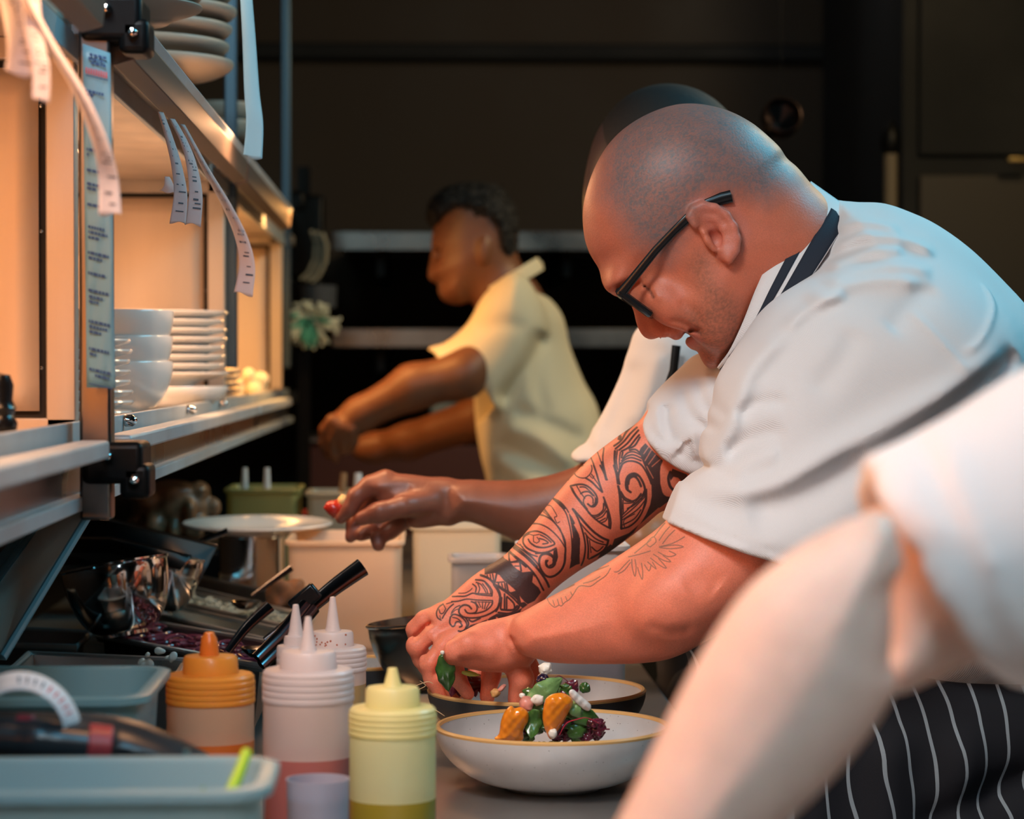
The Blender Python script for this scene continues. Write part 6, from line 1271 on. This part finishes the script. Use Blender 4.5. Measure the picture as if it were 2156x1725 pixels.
def salad_bowl(lab, px, py, D, rpx, h, tilt=0, m=STONE, mo=None, rxt=0):
    p = at(px, py, D); r = rpx/FPX*D; t = thing('salad_bowl', lab, 'bowl', (p.x, p.y, .9004), (rxt, tilt, 0))
    pr = [(0, .002), (r*.34, .002), (r*.36, 0), (r*.40, 0), (r*.43, .004)]
    for i in range(1, 12): a = i/11; pr.append((r*(.43+.57*math.sin(a*PI/2)), .004+(h-.004)*(1-math.cos(a*PI/2))**.85))
    MB().lathe(pr, 72).build('bowl_outside', mo or m, t, angle=60)
    pi = []
    for i in range(11, -1, -1): a = i/11; pi.append(((r-.005)*(.40+.60*math.sin(a*PI/2)), .009+(h-.009)*(1-math.cos(a*PI/2))**.9))
    pi.append((0, .009)); MB().lathe(pi, 72).build('bowl_inside', m, t, angle=60)
    MB().lathe([(r, h-.001), (r+.0004, h+.0010), (r-.0015, h+.0028), (r-.0040, h+.0024), (r-.0052, h-.0002)], 72).build('golden_rim', GOLD, t)
    return t, p, r
HB = .058
t1, p1, r1 = salad_bowl('speckled grey salad bowl with golden rim, finished salad inside, nearest the camera', 1164, 1518, 2.30, 248, HB)
t2, p2, r2 = salad_bowl('stoneware salad bowl with golden rim beneath the chef hands', 1130, 1445, 2.56, 230, HB, mo=DARKSTONE)
t3, p3, r3 = salad_bowl('third stoneware bowl, mostly hidden left behind the dark metal bowl', 745, 1330, 2.84, 118, .052, mo=DARKSTONE)
mixing('dark metal bowl tipped towards the tattooed hand, behind the yellow capped bottle', 915, 1305, 2.76, 142, 150, math.radians(-6), math.radians(-2), m=mat('dark_metal_bowl', (.24, .225, .20), rough=.24, metal=1), name='metal_bowl', k=.35)

LEAF = mat('salad_leaf', (.045, .12, .025), rough=.25, var=.5, vscale=50, coat=.4, bump=.5, bscale=120)
LEAF2 = mat('pale_leaf', (.16, .30, .10), rough=.28, var=.4, vscale=60, coat=.3, bump=.5, bscale=120)
PURPLE = mat('purple_leaf', (.10, .012, .030), rough=.2, var=.5, vscale=60, coat=.5)
ORANGE = mat('orange_segment', (.86, .26, .015), rough=.14, var=.12, vscale=70, coat=.6, bump=.35, bscale=160, sss=.2, sssr=(1, .4, .1))
CHEESE = mat('crumbled_cheese', (.82, .78, .68), rough=.6, bump=.8, bscale=200)
NUT = mat('toasted_nut', (.60, .30, .10), rough=.45, var=.3, vscale=120)
PINKN = mat('pink_onion', (.62, .24, .18), rough=.3, var=.3, vscale=80)
def blob(name, lab, cat, c, r, rot, m, seed, n=14, flat=(1, 1, 1), vox=.0009, group=None, k=.0012):
    rr = random.Random(seed); e = r*1.9; F_ = Field(np.array([-e]*3), np.array([e]*3), vox)
    F_.ell((0, 0, 0), (r*.8*flat[0], r*.8*flat[1], r*.8*flat[2]), .002)
    for i in range(n):
        v = np.array([rr.gauss(0, 1) for _ in range(3)]); v /= np.linalg.norm(v); q_ = v*r*.68*np.array(flat); F_.ell(q_, tuple(rr.uniform(.14, .42)*r*f for f in flat), k, rz=rr.uniform(0, 3))
    P, Q = F_.surface(1); o = link_mesh(name, np_mesh(name, P, Q), m, angle=None); o.matrix_basis = Matrix.Translation(c) @ Matrix.Rotation(rot[2], 4, 'Z') @ Matrix.Rotation(rot[1], 4, 'Y') @ Matrix.Rotation(rot[0], 4, 'X')
    return base_props(o, lab, cat, group)
def leaf(name, lab, a, b, w, bend, m, seed=0, side=None, cat='leaf', group=None, curl=.3, ruff=.15):
    a, b = Vector(a), Vector(b); ax = b-a; L = ax.length; t = ax.normalized(); s_ = (side or t.cross(FWD)).normalized() if True else None
    n_ = t.cross(s_).normalized(); rr = random.Random(seed); rows = []; ph = rr.uniform(0, 6)
    for i in range(17):
        u = i/16; hw = w*math.sin(PI*min(1, .06+u*.94))**.75*(1-.25*u); c = a+ax*u+n_*bend*math.sin(PI*u); row = []
        for j in range(11):
            v = (j/10-.5)*2; row.append(c+s_*hw*v*(1+.06*math.sin(u*19+ph))+n_*(-curl*hw*v*v+ruff*hw*math.sin(u*14+ph+2*v)*abs(v)-.0007*(abs(v) < .12)))
        rows.append(row)
    o = MB().grid(rows).build(name, m, thick=.0007, angle=None); return base_props(o, lab, cat, group)
def strip(name, lab, pts, w, m, cat, flat=.35, group=None):
    P = spline([(x, y, d) for x, y, d in pts], 5); n = len(P)
    o = MB().tube([at(*p) for p in P], [w*(.5+.5*math.sin(PI*(.1+.8*i/(n-1)))) for i in range(n)], 8, flat=flat).build(name, m); return base_props(o, lab, cat, group)
# two orange slices: thick half-moon segments
def segment(name, lab, px, D, th, seed, R_=.010):
    F_ = Field(L3(min(p[0] for p in px)-14, max(p[1] for p in px)+14, D)*[1, 1, 0]+[0, 0, D-.03], L3(max(p[0] for p in px)+14, min(p[1] for p in px)-14, D)*[1, 1, 0]+[0, 0, D+.03], .0010)
    F_.pillow(px, D, th, R_, k=0, tilt=(.25, -.35))
    P, Q = F_.surface(1); rr = np.random.default_rng(seed); N_ = np.sin(P[:, 0]*700)*np.sin(P[:, 1]*620+seed)*.00045; P[:, 2] += N_
    cen = to_world(P).mean(0); o = link_mesh(name, np_mesh(name, to_world(P)-cen, Q), ORANGE, angle=None); o.location = cen; return base_props(o, lab, 'orange slice', 'glazed orange slices')
DS = 2.30
segment('orange_slice', 'glazed orange slice leaning at the left of the salad', [(1040, 1556), (1050, 1546), (1054, 1520), (1062, 1498), (1076, 1484), (1084, 1490), (1097, 1488), (1112, 1500), (1112, 1520), (1102, 1540), (1100, 1562), (1066, 1566)], DS-.034, .010, 1)
segment('orange_slice', 'glazed orange slice standing in the middle of the salad', [(1146, 1478), (1152, 1466), (1166, 1459), (1184, 1458), (1200, 1466), (1207, 1480), (1198, 1500), (1186, 1525), (1172, 1545), (1160, 1560), (1148, 1540), (1142, 1510)], DS-.042, .010, 2)
lf = [('salad_leaf', 'broad green leaf on top of the salad, above the middle orange slice', (1112, 1478, DS-.01), (1184, 1428, DS+.0), .011, .006, LEAF2, 1),
      ('salad_leaf', 'dark green leaf hanging between the two orange slices', (1128, 1494, DS-.035), (1118, 1556, DS-.040), .0095, -.006, LEAF, 2),
      ('salad_leaf', 'small green leaf at the upper left of the salad', (1100, 1470, DS), (1136, 1454, DS-.005), .007, .004, LEAF, 3),
      ('salad_leaf', 'green leaf under the white radish on the right of the salad', (1196, 1500, DS-.03), (1262, 1516, DS-.02), .010, .006, LEAF, 4),
      ('salad_leaf', 'dark leaf low at the right of the salad', (1196, 1548, DS-.03), (1236, 1528, DS-.02), .008, .004, LEAF, 5),
      ('salad_leaf', 'olive leaf curling right of the middle orange slice', (1200, 1478, DS-.028), (1222, 1512, DS-.032), .007, .008, LEAF2, 8),
      ('salad_leaf', 'small green leaf at the far right of the salad top, on the further bowl edge', (1222, 1442, DS+.02), (1242, 1456, DS+.02), .006, .003, LEAF, 9)]
for n_, lb, a, b_, w, bd, m_, sd_ in lf: leaf(n_, lb, at(*a), at(*b_), w, bd, m_, sd_)
for i in range(26):                                                    # leaves tucked between the slices
    x = 1078+random.uniform(0, 150); y = 1560-random.uniform(0, 78)*(1-abs(x-1160)/130); D_ = DS-.022+random.uniform(0, .05); k_ = i % 3
    leaf('tucked_leaf', '%s leaf packed behind the orange slices' % ('dark green', 'pale green', 'purple')[k_], at(x-random.uniform(-12, 14), y+8, D_), at(x+random.uniform(-14, 18), y-random.uniform(10, 24), D_-.004), random.uniform(.006, .010), random.uniform(.002, .007), (LEAF, LEAF2, PURPLE)[k_], 140+i, group='%s leaves packed behind the slices' % ('dark green', 'pale green', 'purple')[k_], ruff=.35)
for i in range(22):
    x = 1172+random.uniform(0, 92); y = 1558-random.uniform(0, 40); D_ = DS-.035+random.uniform(0, .05)
    leaf('purple_leaf', ('purple leaf scrap, in the mound right of the middle orange slice'), at(x-14, y, D_), at(x+16, y-random.uniform(-4, 16), D_-.004), random.uniform(.004, .007), random.uniform(.003, .008), PURPLE, 40+i, group='purple leaf scraps in the salad', ruff=.5)
strip('beet_stalk', 'thin crimson stem arching over the right of the salad', [(1178, 1548, DS-.045), (1192, 1524, DS-.045), (1212, 1516, DS-.045), (1236, 1512, DS-.04), (1262, 1524, DS-.04)], .0014, mat('crimson', (.40, .02, .05), rough=.3), 'stem')
strip('beet_stalk', 'crimson stem looping at the top of the salad, under the cheese', [(1162, 1430, DS), (1178, 1424, DS), (1196, 1436, DS), (1206, 1450, DS-.004)], .0016, PURPLE, 'stem')
strip('frilly_stem', 'dark purple curled tip at the far right of the salad', [(1240, 1552, DS-.03), (1262, 1532, DS-.03), (1274, 1520, DS-.03), (1270, 1534, DS-.03), (1284, 1536, DS-.03)], .0016, PURPLE, 'stem')
for i in range(8):
    x = 1118+i*12; y = 1474-random.uniform(0, 26); leaf('tucked_leaf', '%s leaf at the top of the salad behind the slices' % ('green', 'purple')[i % 2], at(x-12, y+10, DS+.004), at(x+14, y-random.uniform(4, 18), DS-.004), random.uniform(.006, .010), .004, (LEAF, PURPLE)[i % 2], 190+i, group='%s leaves topping the salad' % ('green', 'purple')[i % 2], ruff=.4)
blob('cheese_crumb', 'white cheese crumb crowning the salad', 'cheese', at(1148, 1408, DS+.005), .0072, (0, 0, 0), CHEESE, 3)
blob('cheese_crumb', 'white cheese crumb beside the small upper left leaf', 'cheese', at(1132, 1474, DS-.025), .0072, (.3, .5, 0), CHEESE, 4, flat=(1, .7, .9))
blob('cheese_crumb', 'white cheese crumb at the foot of the middle orange slice', 'cheese', at(1164, 1546, DS-.048), .0050, (0, .5, 0), CHEESE, 5)
blob('cheese_crumb', 'tiny cheese crumb at the left edge of the salad leaves', 'cheese', at(1100, 1466, DS-.015), .0035, (0, 0, 0), CHEESE, 6)
blob('blackberry', 'dark shiny berry under the crowning cheese crumb', 'berry', at(1142, 1430, DS), .0070, (0, 0, 0), mat('dark_berry', (.02, .01, .03), rough=.12, coat=.5), 7, n=16, k=.001)
blob('pink_onion_piece', 'wet pink onion piece at the left of the salad', 'onion', at(1108, 1482, DS-.022), .0085, (0, .3, 0), PINKN, 8)
blob('walnut_piece', 'orange-brown nut by the purple leaves at the top right of the salad', 'nut', at(1206, 1440, DS), .0045, (0, 0, 0), NUT, 9)
rd = segment('radish_slice', 'white radish baton lying across the right of the salad', [(1197, 1456), (1206, 1450), (1222, 1464), (1240, 1480), (1246, 1490), (1238, 1500), (1220, 1488), (1202, 1468)], DS-.038, .004, 3)
rd.data.materials[0] = mat('white_radish', (.80, .80, .76), rough=.3, coat=.3); rd['category'] = 'radish'; del rd['group']
for i in range(24):                                                    # bed of greens under the mound
    a = random.uniform(0, 2*PI); r_ = random.uniform(0, .038); c = Vector((p1.x+r_*math.cos(a), p1.y+r_*math.sin(a)*.8, .9004+.013+.026*(1-r_/.04)))
    d = Vector((math.cos(a+1), math.sin(a+1), random.uniform(-.1, .5)))*.016
    m_, k_ = (LEAF, 'green') if i % 3 else (PURPLE, 'purple'); leaf('bed_leaf', '%s leaf in the bed under the orange slices' % k_, c-d, c+d, .010, .005, m_, 60+i, side=Vector((-math.sin(a), math.cos(a), .3)), group='%s leaves bedding the front salad' % k_, ruff=.4)
# salad held in the hands over the second bowl
D2 = 2.475
leaf('salad_leaf', 'pointed green leaf pinched between the hands', at(934, 1378, D2-.045), at(944, 1456, D2-.035), .011, .005, LEAF, 21)
leaf('salad_leaf', 'narrow yellow-green leaf edge under the near palm', at(972, 1416, D2-.025), at(1010, 1422, D2-.025), .003, .001, mat('yellow_green', (.40, .42, .06), rough=.4), 22)
blob('beet_chunk', 'dark red glossy beet chunk beneath the near palm', 'beetroot', at(985, 1438, 2.50), .016, (0, 0, 0), mat('beet', (.09, .012, .016), rough=.18, coat=.5), 31, flat=(1.5, .8, .7))
for i in range(5): leaf('purple_leaf', 'dark red leaf hanging under the gripping hands', at(958+i*13, 1424, 2.50+.004*i), at(950+i*17, 1468, 2.49), .007, .004, PURPLE, 70+i, group='dark leaves under the hands', ruff=.4)
blob('walnut_piece', 'small orange-brown nut falling between fingers and near wrist', 'nut', at(1043, 1460, 2.44), .0055, (0, 0, 0), NUT, 33)
blob('pink_onion_piece', 'small pink piece just above the falling nut', 'onion', at(1056, 1450, 2.44), .0042, (0, .8, 0), PINKN, 34, flat=(.6, 1, 1.5))
blob('cheese_crumb', 'tiny white crumb between thumb and green leaf', 'cheese', at(932, 1374, 2.42), .0026, (0, 0, 0), CHEESE, 35)
for i, (q0, q1, q2) in enumerate((((876, 1444), (900, 1436), (912, 1440)), ((882, 1452), (896, 1444), (884, 1434)), ((912, 1492), (924, 1500), (936, 1508)), ((928, 1574), (950, 1590), (966, 1600)))):
    strip('stray_shred', ('pale shred curled on the far left bowl rim', 'pale shred crossing another on the left bowl rim', 'pale shred on the counter left of the two bowls', 'pale shred on the counter at the front bowl left side')[i], [(*q0, 2.42-.04*i), (*q1, 2.42-.04*i), (*q2, 2.42-.04*i)], .0012, mat('pale_shred_%s' % 'abcd'[i], (.62, .44, .24), rough=.4), 'vegetable shred')
# bite held by the reaching dark hand
blob('tomato_piece', 'red tomato piece pinched in the dark fingers over the plate', 'tomato', at(704, 1072, 3.07), .0135, (0, .5, 0), mat('tomato', (.50, .03, .015), rough=.25, coat=.4), 51, flat=(1.2, .8, .9))
blob('cheese_crumb', 'pale yellow cheese lump above the pinched tomato', 'cheese', at(722, 1056, 3.075), .0095, (0, 0, 0), mat('yellow_cheese', (.80, .55, .22), rough=.4), 52)
